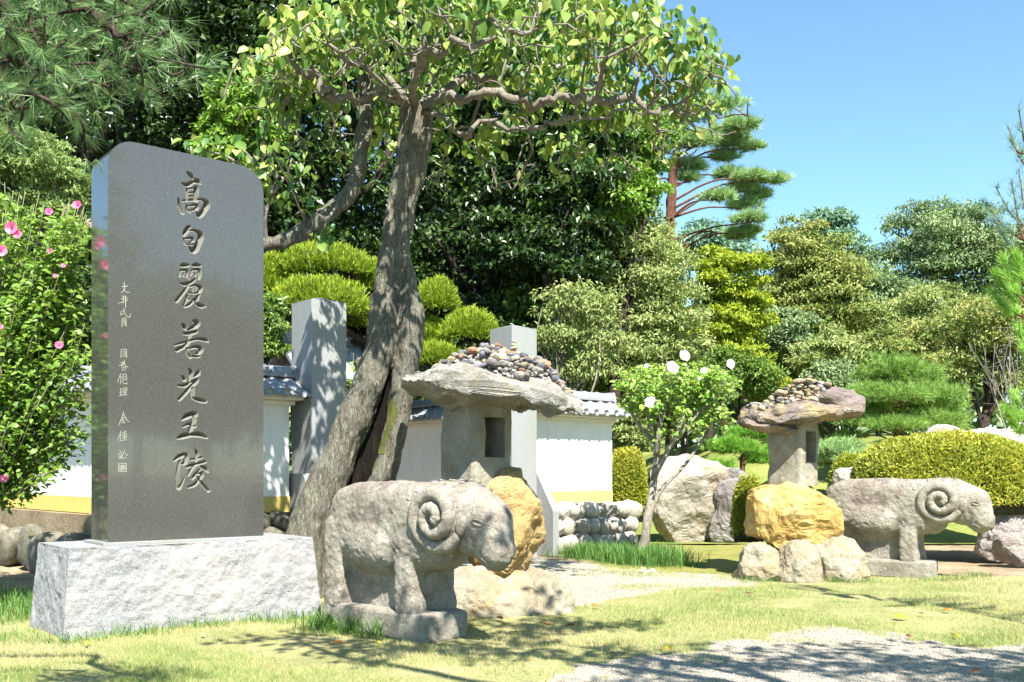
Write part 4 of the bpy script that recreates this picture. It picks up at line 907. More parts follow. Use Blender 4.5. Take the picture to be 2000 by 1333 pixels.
# drooping limb that comes down behind the monument
m2 = MB(); q = np.hstack([tp((716, 150, .2), (716, 210, .1), (708, 280, 0), (697, 345, -.1), (668, 395, -.2), (605, 440, -.4), (560, 468, -.5), (520, 478, -.6), (470, 472, -.7), (430, 440, -.8)), np.array([.065, .072, .075, .075, .08, .078, .075, .07, .06, .04])[:, None]]); q = crom(q, 5)
m2.tube(q[:, :3], q[:, 3], 14, wob=.35, seed=3)
m2.build('drooping_limb', M['bark'], tree, True)
m2 = MB(); tips = []
for pts in ([(520, 478, -.6), (518, 430, -.7), (528, 385, -.75), (540, 350, -.8)], [(520, 420, -.7), (505, 360, -.8), (490, 310, -.9), (470, 290, -.9)], [(528, 385, -.75), (560, 340, -.8), (570, 310, -.8)],
            [(505, 360, -.8), (450, 310, -1.0), (400, 295, -1.0)], [(600, 440, -.4), (590, 415, -.5), (575, 420, -.5)], [(640, 415, -.3), (640, 440, -.4)], [(540, 350, -.8), (525, 300, -.8)], [(660, 400, -.3), (640, 430, -.4), (625, 470, -.4)]):
    c = crom(tp(*pts), 4); m2.tube(c, np.linspace(.022, .006, len(c)), 6, wob=.3, seed=2); tips.append(c[-1]); tips.append(c[len(c) * 2 // 3])
m2.build('twigs', M['twig'], tree, True)
# leaves hang at the outer twigs
term = np.array([i for i in range(nn_) if (not kids[i] or rad[i] < .0095) and i > 60])
tn = nd[term]
pick = tn[(np.sum(((tn - cD) / RD) ** 2, 1) > .5)]
Pl = []; 
for q in pick:
    k = rng.integers(8, 19) if q[2] > 5.05 else (rng.integers(0, 5) if q[2] > 4.8 else 0); Pl.append(q + rng.normal(size=(k, 3)) * (.07, .07, .06))
for q, k in zip(tips, [14, 6, 16, 12, 12, 6, 14, 8, 5, 3, 4, 3, 12, 6, 8, 4]): Pl.append(q + rng.normal(size=(k, 3)) * (.1, .1, .09))
Pl = np.vstack(Pl); n = len(Pl)
T = norm(np.stack([rng.normal(size=n) * .6, rng.normal(size=n) * .6, -np.abs(rng.normal(size=n)) * .9 - .15], 1))
Nl = norm(np.stack([rng.normal(size=n) * .6, -.5 + rng.normal(size=n) * .5, rng.uniform(.2, 1, n)], 1))
sz = rng.uniform(.07, .15, n); tint = np.clip(rng.normal(.46, .28, n) + .2 * vnoise(Pl * 1.5, 3), 0, 1)
# the leaves that show largest are parts of their own
vis = np.argsort(Pl[:, 1] - 3 * sz + .8 * (Pl[:, 2] > 5.95))[:280]
lm = []
for k in range(8):
    m_ = MB(); m_.leaves(np.zeros((1, 3)), np.array([[1.0, 0, 0]]), np.array([[0, 0, 1.0]]), 1, rng.uniform(.62, .8), 'ovate', [k / 7 * .8 + .1]); lm.append(m_.build('leaf', L['main'], None, True, link=False))
for j, i in enumerate(vis):
    o = link_obj('leaf', lm[int(np.clip(tint[i] * 8, 0, 7))], tree); t_ = T[i]; b_ = norm(np.cross(Nl[i], t_)); n_ = np.cross(t_, b_)
    M4 = Matrix([[t_[0], b_[0], n_[0], 0], [t_[1], b_[1], n_[1], 0], [t_[2], b_[2], n_[2], 0], [0, 0, 0, 1]])
    p = Pl[i] - ORG[tree.name]; o.matrix_basis = Matrix.Translation(Vector(p)) @ M4 @ Matrix.Scale(float(sz[i]), 4)
rest = np.setdiff1d(np.arange(n), vis); mb = MB(); mb.leaves(Pl[rest], T[rest], Nl[rest], sz[rest], .7, 'ovate', tint[rest]); o = mb.build('foliage', L['main'], tree, True); o['kind'] = 'stuff'
print('main tree leaves', n, 'nodes', nn_)

# ------------------------------------------------------------------ planting
def ell(px, py, Y, wpx, hpx, dep=.9):
    c = at(px, py, Y); k = Y / FPX; return c, np.array([wpx * k, max(wpx, hpx) * k * dep if dep < 5 else dep, hpx * k])
def leafdirs(D, n, rg, droop=.3, out=.6):
    T = norm(rg.normal(size=(n, 3)) + D * .5 - np.array([0, 0, droop])); N = norm(D * out + np.array([.1, -.3, .65]) + .5 * rg.normal(size=(n, 3))); return T, N
def bgtree(label, px, Y, ells, nleaf, size, w, leaf, seed, trunk=.2, bark='darkbark', group=None, cl=.33, nclump=60, droop=.3, cat='tree', name='broadleaf_tree', shape='diamond', limbs=10, base=None, zbase=0.0, flat=1.0, lean=0, trunk_top=None, spread=.42, stems=1):
    rg = np.random.default_rng(seed); nclump = int(nclump * 1.7); nleaf = int(nleaf * .92); size = size * .98
    E = [ell(*e) if len(e) in (5, 6) else e for e in ells]
    b = np.array([(px - 1000) / FPX * Y, Y, zbase]) if base is None else np.array(base, float)
    t = thing(name, label, cat, b, group)
    wts = np.array([r[0] * r[2] for _, r in E]); wts /= wts.sum(); ks = rg.choice(len(E), nclump, p=wts)
    cc = []; rr = []
    for k in ks:
        c, r = E[k]
        while True:
            d = norm(rg.normal(size=3))
            if d[2] > -.75 and not (d[1] > .35 and rg.random() < .6): break
        f = rg.uniform(.62, 1.0); cc.append(c + d * r * f); rr.append(min(r) * cl * rg.choice([.55, .8, 1.1], p=[.35, .4, .25]) * rg.uniform(.8, 1.2))
    cc = np.array(cc); rr = np.array(rr)
    pk = rg.choice(nclump, nleaf, p=rr ** 2 / (rr ** 2).sum())
    d = norm(rg.normal(size=(nleaf, 3))); d[:, 2] = np.where(d[:, 2] < -.1, -d[:, 2] * rg.random(nleaf), d[:, 2])
    ro = rg.uniform(.25, 1, nleaf) ** .5
    P = cc[pk] + d * (rr[pk] * ro)[:, None] * np.array([1.25, 1.1, .68 * flat]) + .12 * rr[pk][:, None] * rg.normal(size=(nleaf, 3))
    nleaf = int(nleaf * 1.0); nf = int(nleaf * .3); kf = rg.choice(len(E), nf, p=wts); cE = np.array([c for c, _ in E])[kf]; rE = np.array([r for _, r in E])[kf]
    df = norm(rg.normal(size=(nf, 3))); df[:, 1] = np.where(df[:, 1] > .3, -df[:, 1], df[:, 1]); rf = .3 + .42 * rg.random(nf) + .12 * vnoise(df * 4 + kf[:, None], seed)
    P[:nf] = cE + df * rE * rf[:, None]; d[:nf] = df
    T, N = leafdirs(d, nleaf, rg, droop)
    ctint = rg.normal(0, .16, nclump)
    m = MB(); m.leaves(P, T, N, size * rg.uniform(.65, 1.3, nleaf), w, shape, np.clip(.45 + ctint[pk] + .24 * rg.normal(size=nleaf), 0, 1)); m.build('crown', L[leaf], t, False)
    m = MB(); cen = np.average([c for c, _ in E], axis=0, weights=wts); topz = max(c[2] + r[2] * .3 for c, r in E)
    for s_ in range(stems):
        j = rg.normal(size=3) * (.25 if stems > 1 else .02); tt = np.array([cen[0], cen[1], topz]) + j * 2 if trunk_top is None else at(*trunk_top)
        tr = crom(np.array([b + j * .3 * (1, 1, 0) + UP * -.1, b + (tt - b) * .35 + rg.normal(size=3) * (.02 + .03 * (tt - b)[2]) * (1, 1, .1) + lean * UP * 0, b + (tt - b) * .7 + rg.normal(size=3) * .04 * (tt - b)[2] * (1, 1, .1), tt]), 6)
        m.tube(tr, np.linspace(trunk, trunk * .3, len(tr)), 9, wob=.3, seed=seed)
        for i in rg.choice(nclump, min(limbs, nclump), replace=False):
            q0 = tr[int(np.clip(len(tr) * rg.uniform(.3, .9), 0, len(tr) - 1))]; q1 = cc[i]
            md = (q0 + q1) / 2 + rg.normal(size=3) * np.linalg.norm(q1 - q0) * .1; m.tube(crom([q0, md, q1], 4), np.linspace(trunk * .38, trunk * .07, 9), 6, wob=.3, seed=seed + 1)
    m.build('trunk', M[bark], t, True)
    return t
# dark evergreen wood on the left, behind the wall
GD = 'dark evergreens of the wood behind the wall'
bgtree('huge dark evergreen behind the pink shrub at the wood edge', 60, 21, [(70, 120, 21, 330, 330), (40, 480, 21, 300, 190)], 30000, .18, .5, 'dark', 101, .4, 'darkbark', GD, .3, 110)
bgtree('tall dark evergreen towering directly behind the carved monument', 350, 24, [(330, 60, 24, 260, 330), (330, 470, 24, 210, 200)], 30000, .19, .5, 'dark', 102, .4, 'darkbark', GD, .3, 110)
bgtree('deep green evergreen behind the drooping limb of the old tree', 610, 22, [(620, 60, 22, 230, 280), (560, 420, 22, 200, 190)], 32000, .18, .5, 'dark', 103, .35, 'darkbark', GD, .3, 110)
bgtree('dark evergreen filling the gap right of the split trunk', 930, 23, [(930, 120, 23, 230, 250), (960, 400, 22.5, 220, 190), (850, 560, 23, 200, 130)], 42000, .16, .5, 'dark', 104, .35, 'darkbark', GD, .3, 110)
bgtree('dark broadleaf tree leaning out over the clipped cloud pads', 1080, 21, [(1090, 330, 21, 130, 130), (1060, 480, 21, 140, 100)], 24000, .15, .5, 'dark', 105, .22, 'darkbark', GD, .34, 70)
bgtree('shadowy evergreen deep in the wood behind the left granite post', 700, 30, [(700, 300, 30, 420, 420)], 20000, .3, .5, 'dark', 106, .4, 'darkbark', GD, .28, 100)
bgtree('shadowy evergreen deep in the wood at its outer left', 120, 31, [(150, 330, 31, 420, 420)], 20000, .3, .5, 'dark', 107, .4, 'darkbark', GD, .28, 100)
bgtree('shadowy evergreen deep in the wood behind the far granite post', 1010, 31, [(1030, 520, 31, 240, 300)], 18000, .28, .5, 'dark', 109, .4, 'darkbark', GD, .28, 90)
bgtree('sunlit laurel rising above the tablet corner', 470, 18.5, [(470, 225, 18.5, 75, 60), (440, 300, 18.5, 60, 50), (530, 265, 18.5, 45, 40)], 13000, .12, .5, 'laurel', 111, .12, 'darkbark', None, .45, 34)
bgtree('feathery pale green maple behind the pink shrub', 60, 14.5, [(70, 330, 14.5, 100, 60), (20, 300, 14.5, 90, 50), (120, 400, 14.5, 60, 40), (30, 420, 14.5, 80, 50)], 15000, .085, .4, 'maple', 112, .09, 'darkbark', None, .42, 60, flat=.5)
bgtree('dark glossy shrub between the tablet and the near post', 535, 14.6, [(535, 660, 14.6, 32, 55), (520, 610, 14.8, 30, 40)], 4500, .075, .5, 'mid', 113, .05, 'darkbark', None, .5, 22, cat='shrub', name='shrub')
bgtree('low dark undergrowth shrub behind the left granite post', 700, 18.8, [(720, 720, 18.8, 130, 90)], 12000, .11, .5, 'dark', 114, .08, 'darkbark', None, .4, 40, cat='shrub', name='shrub')
bgtree('low dark undergrowth shrub behind the heaped larger lantern', 960, 20, [(960, 740, 20, 150, 110)], 14000, .11, .5, 'dark', 115, .08, 'darkbark', None, .4, 40, cat='shrub', name='shrub')
# lit trees right of the wood
bgtree('bright laurel tree catching the sun right of the old tree crown', 1210, 22, [(1230, 290, 22, 85, 70), (1180, 400, 21.5, 90, 90), (1255, 380, 22, 45, 60)], 22000, .13, .48, 'laurel', 121, .18, 'darkbark', None, .42, 60)
bgtree('grey green oak in full sun below the bright laurel', 1230, 23, [(1225, 500, 22.4, 110, 110), (1290, 620, 22.2, 85, 120), (1200, 640, 22.2, 110, 100), (1240, 720, 22, 110, 80)], 42000, .115, .4, 'olive', 122, .2, 'darkbark', None, .38, 90)
bgtree('pale olive leaved tree with visible branches behind the far post', 1120, 18.6, [(1130, 600, 18.6, 75, 50), (1090, 660, 18.6, 60, 45), (1180, 670, 18.6, 55, 45), (1140, 720, 18.6, 70, 40)], 5200, .11, .38, 'olive', 123, .08, 'palestem', None, .5, 40, droop=.9, limbs=24)
bgtree('yellow green maple glowing against darker trees', 1420, 29, [(1420, 550, 29, 80, 60), (1400, 640, 29, 80, 60), (1460, 600, 29, 50, 50), (1440, 700, 29, 70, 40)], 24000, .135, .5, 'ymaple', 124, .16, 'darkbark', None, .4, 60, flat=.6)
bgtree('russet tinged maple at the middle of the far tree line', 1590, 36, [(1560, 500, 36, 80, 70), (1610, 600, 36, 100, 100), (1520, 620, 36, 70, 80)], 34000, .17, .45, 'russet', 125, .2, 'darkbark', None, .36, 80, flat=.7)
GB = 'blue green trees on the skyline'
bgtree('small blue green skyline tree right of the red pine', 1370, 46, [(1370, 480, 46, 55, 45), (1420, 500, 46, 50, 50)], 9000, .24, .45, 'blue', 126, .2, 'darkbark', GB, .4, 40)
bgtree('blue green skyline tree above the russet maple', 1625, 47, [(1610, 460, 47, 50, 55), (1655, 510, 47, 45, 60), (1690, 560, 47, 40, 60)], 14000, .24, .45, 'blue', 127, .22, 'darkbark', GB, .38, 50)
bgtree('broad dome crowned oak dominating the right skyline', 1840, 43, [(1800, 500, 43, 85, 110), (1880, 470, 43, 90, 80), (1930, 560, 43, 90, 120), (1780, 600, 43, 70, 80)], 42000, .18, .45, 'grey', 128, .3, 'darkbark', None, .34, 90, limbs=20)
bgtree('grey green oak at the right frame edge', 2040, 41, [(2040, 540, 41, 110, 130)], 14000, .22, .45, 'grey', 129, .3, 'darkbark', None, .36, 50)
GS = 'rounded shrubs at the foot of the far trees'
for k, (lab_, px, py, Y, wp, hp, lf) in enumerate((('silvery shrub below the yellow maple', 1540, 660, 31, 55, 55, 'grey'), ('wide olive shrub below the russet maple', 1660, 700, 29, 110, 60, 'olive'), ('sprawling olive shrub above the dome pine', 1790, 690, 28, 110, 60, 'russet'),
        ('dark shrub filling behind the yellow green hedge', 1430, 740, 26, 90, 60, 'mid'), ('grey shrub behind the white hibiscus tree', 1330, 770, 24, 90, 60, 'grey'), ('olive shrub right of the short white wall', 1225, 845, 18.5, 45, 45, 'olive'), ('dark shrub between the dome pine and purple lantern', 1620, 770, 24.5, 60, 60, 'grey'), ('mid green shrub behind the russet maple foot', 1500, 760, 33, 80, 90, 'mid'), ('tall grey shrub in the gap left of the broad oak', 1715, 620, 38, 70, 90, 'grey'), ('leafy olive shrub under the broad oak trunk', 1830, 640, 34, 110, 70, 'olive'))):
    bgtree(lab_, px, Y, [(px, py, Y, wp, hp)], int(60 * wp * hp / 30) + 2500, .0062 * Y * .75, .45, lf, 140 + k, .07, 'darkbark', GS, .4, 36, cat='shrub', name='shrub', zbase=0.3 if Y > 20 else 0)
bgtree('olive leaved cherry with dark trunk at the right edge', 1930, 22.5, [(1930, 650, 22.5, 100, 70), (1880, 720, 22.5, 60, 50), (1990, 740, 22.5, 60, 60)], 9000, .11, .42, 'russet', 151, .14, 'darkbark', None, .42, 50, limbs=26, zbase=.9)
# bare pale twigs in front of the cherry
bt = thing('bare_bush', 'bare pale twigged bush in front of the cherry', 'bush', (at(1990, 860, 20.5)[0], 20.5, 1.0)); m = MB(); rg = np.random.default_rng(4)
for k in range(13):
    a = at(1990 + rg.normal() * 15, 850, 20.5 + rg.normal() * .3); b = at(1930 + rg.uniform(-80, 60), rg.uniform(600, 740), 20.5 + rg.normal() * .5); c = crom([a, (a + b) / 2 + rg.normal(size=3) * .12, b], 4)
    m.tube(c, np.linspace(.022, .004, len(c)), 5); 
    for q in range(4):
        i = rg.integers(3, len(c) - 1); m.tube([c[i], c[i] + rg.normal(size=3) * .22 + UP * .12], [.007, .003], 4)
m.build('twigs', M['twig'], bt, True)

# pines: needle tufts
def tufts(P, D, rg, n, ln, w, m, spread=.7, mi=0, tbase=None):
    k = len(P); PP = np.repeat(P, n, 0); DD = np.repeat(D, n, 0)
    T = norm(DD + spread * rg.normal(size=(k * n, 3))); N = norm(rg.normal(size=(k * n, 3)))
    tb = .45 + .2 * rg.normal(size=k) if tbase is None else tbase
    m.leaves(PP, T, N, ln * rg.uniform(.7, 1.15, k * n), w, 'needle', np.clip(np.repeat(tb, n) + .18 * rg.normal(size=k * n), 0, 1), mi)
def pine(label, px, Y, trunk_px, pads, r0, seed, zb=0, leaf='pine', bark='redbark', ln=.2, nt=16, per=900, name='pine_tree', w=.07):
    rg = np.random.default_rng(seed); b = np.array([(px - 1000) / FPX * Y, Y, zb]); t = thing(name, label, 'pine tree', b)
    tr = crom(np.array([b] + [at(x, y, Y) for x, y in trunk_px]), 6); m = MB(); m.tube(tr, np.linspace(r0, r0 * .35, len(tr)), 10, wob=.3, seed=seed); m2 = MB()
    for (x, y, wp, hp, dy, n_) in pads:
        c, r = ell(x, y, Y + dy, wp, hp, .7); q = tr[np.argmin(np.abs(tr[:, 2] - (c[2] - .25 * abs(c[0] - b[0]))))]
        m.tube(crom([q, (q + c) / 2 + UP * (.1 * np.linalg.norm(c - q)) + rg.normal(size=3) * .1, c - UP * r[2] * .3], 5), np.linspace(r0 * .19, r0 * .07, 11), 6, wob=.3)
        d = norm(rg.normal(size=(n_, 3))); d[:, 2] = np.abs(d[:, 2]) * rg.choice([1, -.35], n_, p=[.8, .2]); P = c + d * r * (rg.uniform(.35, 1.0, n_) * (1 + .45 * vnoise(d * 2.5 + x, seed)))[:, None]
        for i in rg.choice(n_, max(3, n_ // 30), replace=False): m.tube([c - UP * r[2] * .2, (c + P[i]) / 2 - UP * .05, P[i]], [r0 * .08, r0 * .05, .008], 4)
        tufts(P, norm(d * (1, 1, .4) + UP * .7), rg, nt, ln, w, m2, .55)
    m2.build('needles', L[leaf], t, False); m.build('trunk', M[bark], t, True); return t
pine('tall red barked pine with layered boughs above the skyline', 1311, 33, [(1312, 760), (1308, 500), (1312, 380), (1316, 330), (1330, 250), (1350, 180)],
     [(1445, 248, 36, 10, -.5, 130), (1420, 262, 44, 12, .2, 150), (1430, 282, 36, 11, .5, 120), (1470, 290, 26, 7, .3, 80), (1360, 280, 45, 18, -.3, 170), (1335, 330, 50, 16, .5, 160), (1415, 310, 26, 16, .6, 110), (1405, 388, 34, 9, -.8, 110), (1425, 345, 32, 12, .2, 120), (1470, 350, 40, 12, -.3, 150), (1510, 355, 30, 8, 0, 100), (1450, 372, 36, 12, .3, 130), (1480, 385, 28, 10, .5, 90), (1455, 405, 34, 14, .4, 130), (1462, 432, 34, 12, -.4, 120), (1440, 462, 30, 12, .3, 110), (1465, 455, 24, 10, .1, 80), (1330, 230, 60, 22, .5, 180), (1275, 330, 30, 16, .5, 100), (1400, 210, 60, 22, .3, 180), (1262, 360, 26, 10, .6, 70), (1345, 352, 26, 9, .2, 80)], .24, 161, 0, 'pine', 'redbark', .3, 22)
# dome shaped garden pine
pd = [(1760, 745, 92, 44, .2, 700), (1760, 800, 118, 60, .3, 900), (1700, 800, 60, 50, 0, 420), (1825, 810, 58, 50, 0, 420), (1760, 730, 75, 26, 0, 420), (1700, 775, 55, 24, -.5, 330), (1820, 775, 60, 24, -.4, 340), (1760, 780, 70, 26, -.9, 400), (1680, 825, 45, 20, -.3, 240), (1750, 835, 60, 20, -1.0, 300), (1830, 830, 60, 24, -.6, 320), (1870, 850, 28, 16, .2, 120), (1660, 855, 30, 14, .1, 120), (1760, 755, 90, 30, .8, 420)]
pine('dome shaped pruned pine behind the purple lantern', 1755, 21.5, [(1755, 840), (1740, 800), (1765, 770), (1758, 740)], pd, .13, 163, .9, 'dome', 'redbark', .16, 17, name='pruned_pine')
pine('low spreading bright pine between boulder and purple lantern', 1450, 19.6, [(1450, 900), (1455, 860)], [(1430, 880, 60, 24, 0, 360), (1400, 920, 40, 18, -.4, 200), (1490, 900, 45, 26, .2, 260), (1470, 850, 55, 20, .5, 300), (1530, 870, 40, 22, .6, 200)], .08, 164, .1, 'bpine', 'redbark', .15, 20, name='low_pine')
pine('low dark garden pine right of the purple lantern box', 1640, 19.5, [(1640, 900), (1642, 880)], [(1640, 880, 50, 22, 0, 280), (1665, 905, 36, 18, -.4, 180), (1610, 900, 40, 22, .3, 200)], .08, 165, .1, 'pine', 'redbark', .14, 20, name='low_pine')
# young pine at the right frame edge: sparse upright shoots
yp = thing('young_pine', 'young pine with sparse upright shoots cut by the right frame edge', 'pine tree', (at(2012, 1150, 8.0)[0], 8.0, 0)); rg = np.random.default_rng(7); m = MB(); m2 = MB(); m3 = MB()
tr = crom(np.array([[yp.location[0], 8, 0]] + [at(x, y, 8) for x, y in ((2030, 900), (2022, 700), (2012, 480), (2022, 300), (2030, 120))]), 8); m.tube(tr, np.linspace(.022, .008, len(tr)), 8)
for (bx, by, ex, ey, dens, lf) in ((2000, 470, 1925, 395, 26, 1), (1998, 440, 1945, 365, 18, 1), (2000, 500, 1935, 420, 18, 1), (2004, 300, 1972, 270, 14, 1), (2006, 330, 1968, 245, 14, 1), (2008, 300, 1990, 215, 12, 1), (2000, 600, 1950, 540, 60, 0), (1999, 590, 1960, 510, 60, 0), (2004, 620, 1940, 575, 60, 0), (2002, 560, 1985, 500, 50, 0), (2005, 850, 1965, 800, 60, 0), (2005, 830, 1980, 770, 50, 0), (2008, 700, 1990, 640, 40, 0), (2000, 470, 1975, 350, 18, 1), (2004, 420, 1990, 330, 16, 1)):
    a, b = at(bx, by, 8 + rg.normal() * .12), at(ex, ey, 8 + rg.normal() * .2); md = (a + b) / 2 - UP * .05; c = crom([a, md, b], 6); m.tube(c, np.linspace(.009, .004, len(c)), 5)
    dens = int(dens * 1.8); i = rg.integers(3, len(c), dens); P = c[i] + rg.normal(size=(dens, 3)) * .012; D = norm(b - a + UP * .12 + .12 * rg.normal(size=(dens, 3)))
    tufts(P, D, rg, 8, .095 if lf else .11, .035, m3 if lf else m2, .4, 0, np.full(dens, .45 if lf else .75))
for k in range(16):
    z_ = rg.uniform(.5, 2.6); a_ = rg.uniform(-1.7, 0); a = np.array([tr[np.argmin(np.abs(tr[:, 2] - z_))][0], 8.0, z_]); b = a + np.array([math.cos(a_) * .5 + .12, math.sin(a_) * .5, .28]) * rg.uniform(.7, 1.2)
    c = crom([a, (a + b) / 2 - UP * .05, b], 6); m.tube(c, np.linspace(.008, .004, len(c)), 5); i = rg.integers(3, len(c), 60); tufts(c[i] + rg.normal(size=(60, 3)) * .015, norm(b - a + UP * .12 + .15 * rg.normal(size=(60, 3))), rg, 8, .11, .035, m2, .4, 0, np.full(60, .65))
m.build('trunk', M['redbark'], yp, True); m2.build('needles', L['bpine'], yp, False); m3.build('needles', L['blue'], yp, False)

# pine overhead on the left: its boughs hang into the top corner and shade the lawn
op = thing('overhanging_pine', 'pine whose drooping long needled boughs hang into the upper left corner', 'pine tree', (-5.2, 2.6, 0)); rg = np.random.default_rng(21); m = MB(); m2 = MB()
m.tube(crom([(-5.2, 2.6, -.1), (-5.1, 2.7, 2.2), (-5.2, 2.9, 4.6), (-5.0, 3.0, 7.5)], 6), np.linspace(.22, .1, 19), 12, wob=.2)
def bough(pts, r0, r1, ntuft, drop, per=24, tuftlen=.1):
    c = crom(np.array(pts), 6); m.tube(c, np.linspace(r0, r1, len(c)), 7, wob=.3)
    for k in range(ntuft):
        i = int(len(c) * rg.uniform(.45, 1)) if len(c) > 3 else 1; i = min(i, len(c) - 1); q = c[i]; e = q + np.array([rg.normal() * .11, rg.normal() * .13, -abs(rg.normal()) * drop]); md = (q + e) / 2 + rg.normal(size=3) * .05
        s_ = crom([q, md, e], 3); m.tube(s_, np.linspace(.009, .004, len(s_)), 4)
        for j in range(2):
            P = (e if j == 0 else md)[None] + rg.normal(size=(3, 3)) * .035; D = norm(np.array([(e - md)]) + UP * .02 + rg.normal(size=(3, 3)) * .06); tufts(P, D, rg, per, tuftlen, .02, m2, .42)
def lift(*q): return [np.asarray(p, float) if len(p) == 3 and abs(p[0]) < 10 else at(*p) for p in q]
Y_ = 3.75
for pts, r0, r1, nt_, dr in (
        (((-5.1, 2.9, 4.4), (-100, -260, Y_ + .2), (40, -150, Y_ + .1), (130, -20, Y_), (200, 40, Y_), (240, 72, Y_)), .04, .01, 14, .07),
        (((240, 72, Y_), (268, 88, Y_), (300, 96, Y_)), .01, .005, 9, .06), (((205, 45, Y_), (228, 100, Y_), (222, 150, Y_), (214, 178, Y_)), .008, .004, 11, .05),
        (((60, -120, Y_ + .1), (160, -60, Y_ + .1), (250, 0, Y_ + .1), (285, 40, Y_)), .012, .005, 12, .08),
        (((-5.1, 2.8, 3.9), (-120, -90, Y_), (-20, -10, Y_), (50, 40, Y_), (95, 70, Y_)), .025, .007, 16, .1),
        (((-60, -40, Y_), (-20, 60, Y_), (20, 110, Y_), (70, 140, Y_)), .014, .005, 16, .1), (((-100, 40, Y_), (-20, 130, Y_), (30, 170, Y_), (60, 190, Y_)), .012, .005, 14, .09),
        (((-80, -100, Y_ + .2), (40, -60, Y_ + .2), (110, -10, Y_ + .2), (150, 30, Y_ + .2)), .012, .005, 12, .08), (((-100, 120, Y_ + .1), (-40, 190, Y_ + .1), (10, 215, Y_ + .1)), .01, .005, 10, .06)):
    bough(lift(*pts), r0, r1, int(nt_ * .72), dr)
for k in range(6):
    a = np.array([-5.05, 2.9, 4.6 + .25 * k]); ang_ = R(60 + 22 * k); ln_ = 2.6 - .1 * k; b = a + np.array([math.cos(ang_) * ln_, math.sin(ang_) * ln_ * .9, .15])
    bough([a, (a + b) / 2 + UP * .15, b], .05, .012, 22, .2, 16, .14)
m.build('trunk', M['darkbark'], op, True); m2.build('needles', L['npine'], op, False)
# a shade tree behind the photographer and a row of trees beyond it: they shade the foreground and mirror in the polished stone
def offtree(label, b, ells, nl, size, lf, seed, tr=.2, nclump=70): return bgtree(label, 0, 0, [(np.array(c), np.array(r)) for c, r in ells], nl, size, .5, lf, seed, tr, 'darkbark', None, .38, nclump, base=b, limbs=3)
offtree('spreading shade tree standing behind the viewpoint', (4.6, -1.2, 0), [((2.6, 2.6, 5.6), (1.5, .9, .6)), ((.4, 3.4, 5.2), (1.3, .8, .5)), ((4.6, 2.6, 5.2), (1.4, 1.1, .7)), ((1.7, 4.3, 5.2), (1.2, .6, .4)), ((3.6, -.6, 6.6), (2.6, 1.6, 1.2))], 12500, .14, 'mid', 171, .2, 60)
for k, (x, y, h_, r_) in enumerate(((15, -1, 6.2, 3), (20, -6, 8.2, 4), (13, -7, 5.4, 2.6), (24, -1, 8.0, 3.6), (11, -13, 6.8, 3.6), (28, -13, 9.5, 5), (17, 3.2, 5.0, 2.0))):
    offtree(('rounded', 'taller', 'small', 'broad', 'leafy', 'huge', 'slender')[k] + ' tree across the yard facing the monument', (x, y, 0), [((x, y, h_ * .6), (r_, r_, h_ * .4))], 6000, .36, 'mid', 180 + k, .2, 40)
# understory that closes the view beneath the crowns
for k, (lab_, px, py, Y, wp, hp, lf, n_) in enumerate((
        ('shady thicket behind the wall at the left frame edge', 40, 640, 19, 150, 170, 'dark', 15000), ('shady thicket behind the long white wall beside the tablet', 240, 620, 20, 150, 190, 'dark', 15000),
        ('shady thicket behind the tablet and near post', 480, 650, 21, 140, 150, 'dark', 14000), ('shady thicket behind the leaning split trunk', 740, 600, 24, 170, 190, 'dark', 16000),
        ('shady thicket between the posts, below the dark evergreens', 880, 720, 22.5, 130, 140, 'dark', 12000), ('shady thicket behind the far granite post', 1060, 690, 22.5, 120, 150, 'mid', 12000),
        ('sunlit thicket right of the short white wall', 1250, 760, 25, 110, 130, 'mid', 12000))):
    bgtree(lab_, px, Y, [(px, py, Y, wp, hp)], int(n_ * .75), .16, .5, lf, 190 + k, .08, 'darkbark', 'thickets under the dark wood', .42, 50, cat='shrub', name='shrub')
rg = np.random.default_rng(55); m = MB(); n = 32000
ax = rg.uniform(0, 1, n); X_ = -38 + 92 * ax; Yy = 54 + 5 * rg.random(n) + 3 * np.sin(X_ * .3); H_ = 10.5 + 2.2 * vnoise(np.stack([X_ * .3, 0 * X_, 0 * X_], 1), 7) + 1.2 * vnoise(np.stack([X_ * 1.1, 0 * X_, 0 * X_], 1), 8)
Z_ = H_ * rg.random(n) ** .75
T, N = leafdirs(norm(np.stack([rg.normal(size=n), -1 + 0 * X_, rg.normal(size=n)], 1)), n, rg, .3); m.leaves(np.stack([X_, Yy - 1.5 * vnoise(np.stack([X_ * .8, Z_ * .8, 0 * X_], 1), 9), Z_], 1), T, N, rg.uniform(.6, 1.05, n), .5, 'diamond', np.clip(.4 + .25 * rg.normal(size=n), 0, 1))
tag(m.build('far_woods', L['grey']), 'far wooded bank closing the horizon behind the garden trees', 'woods', None, 'stuff')

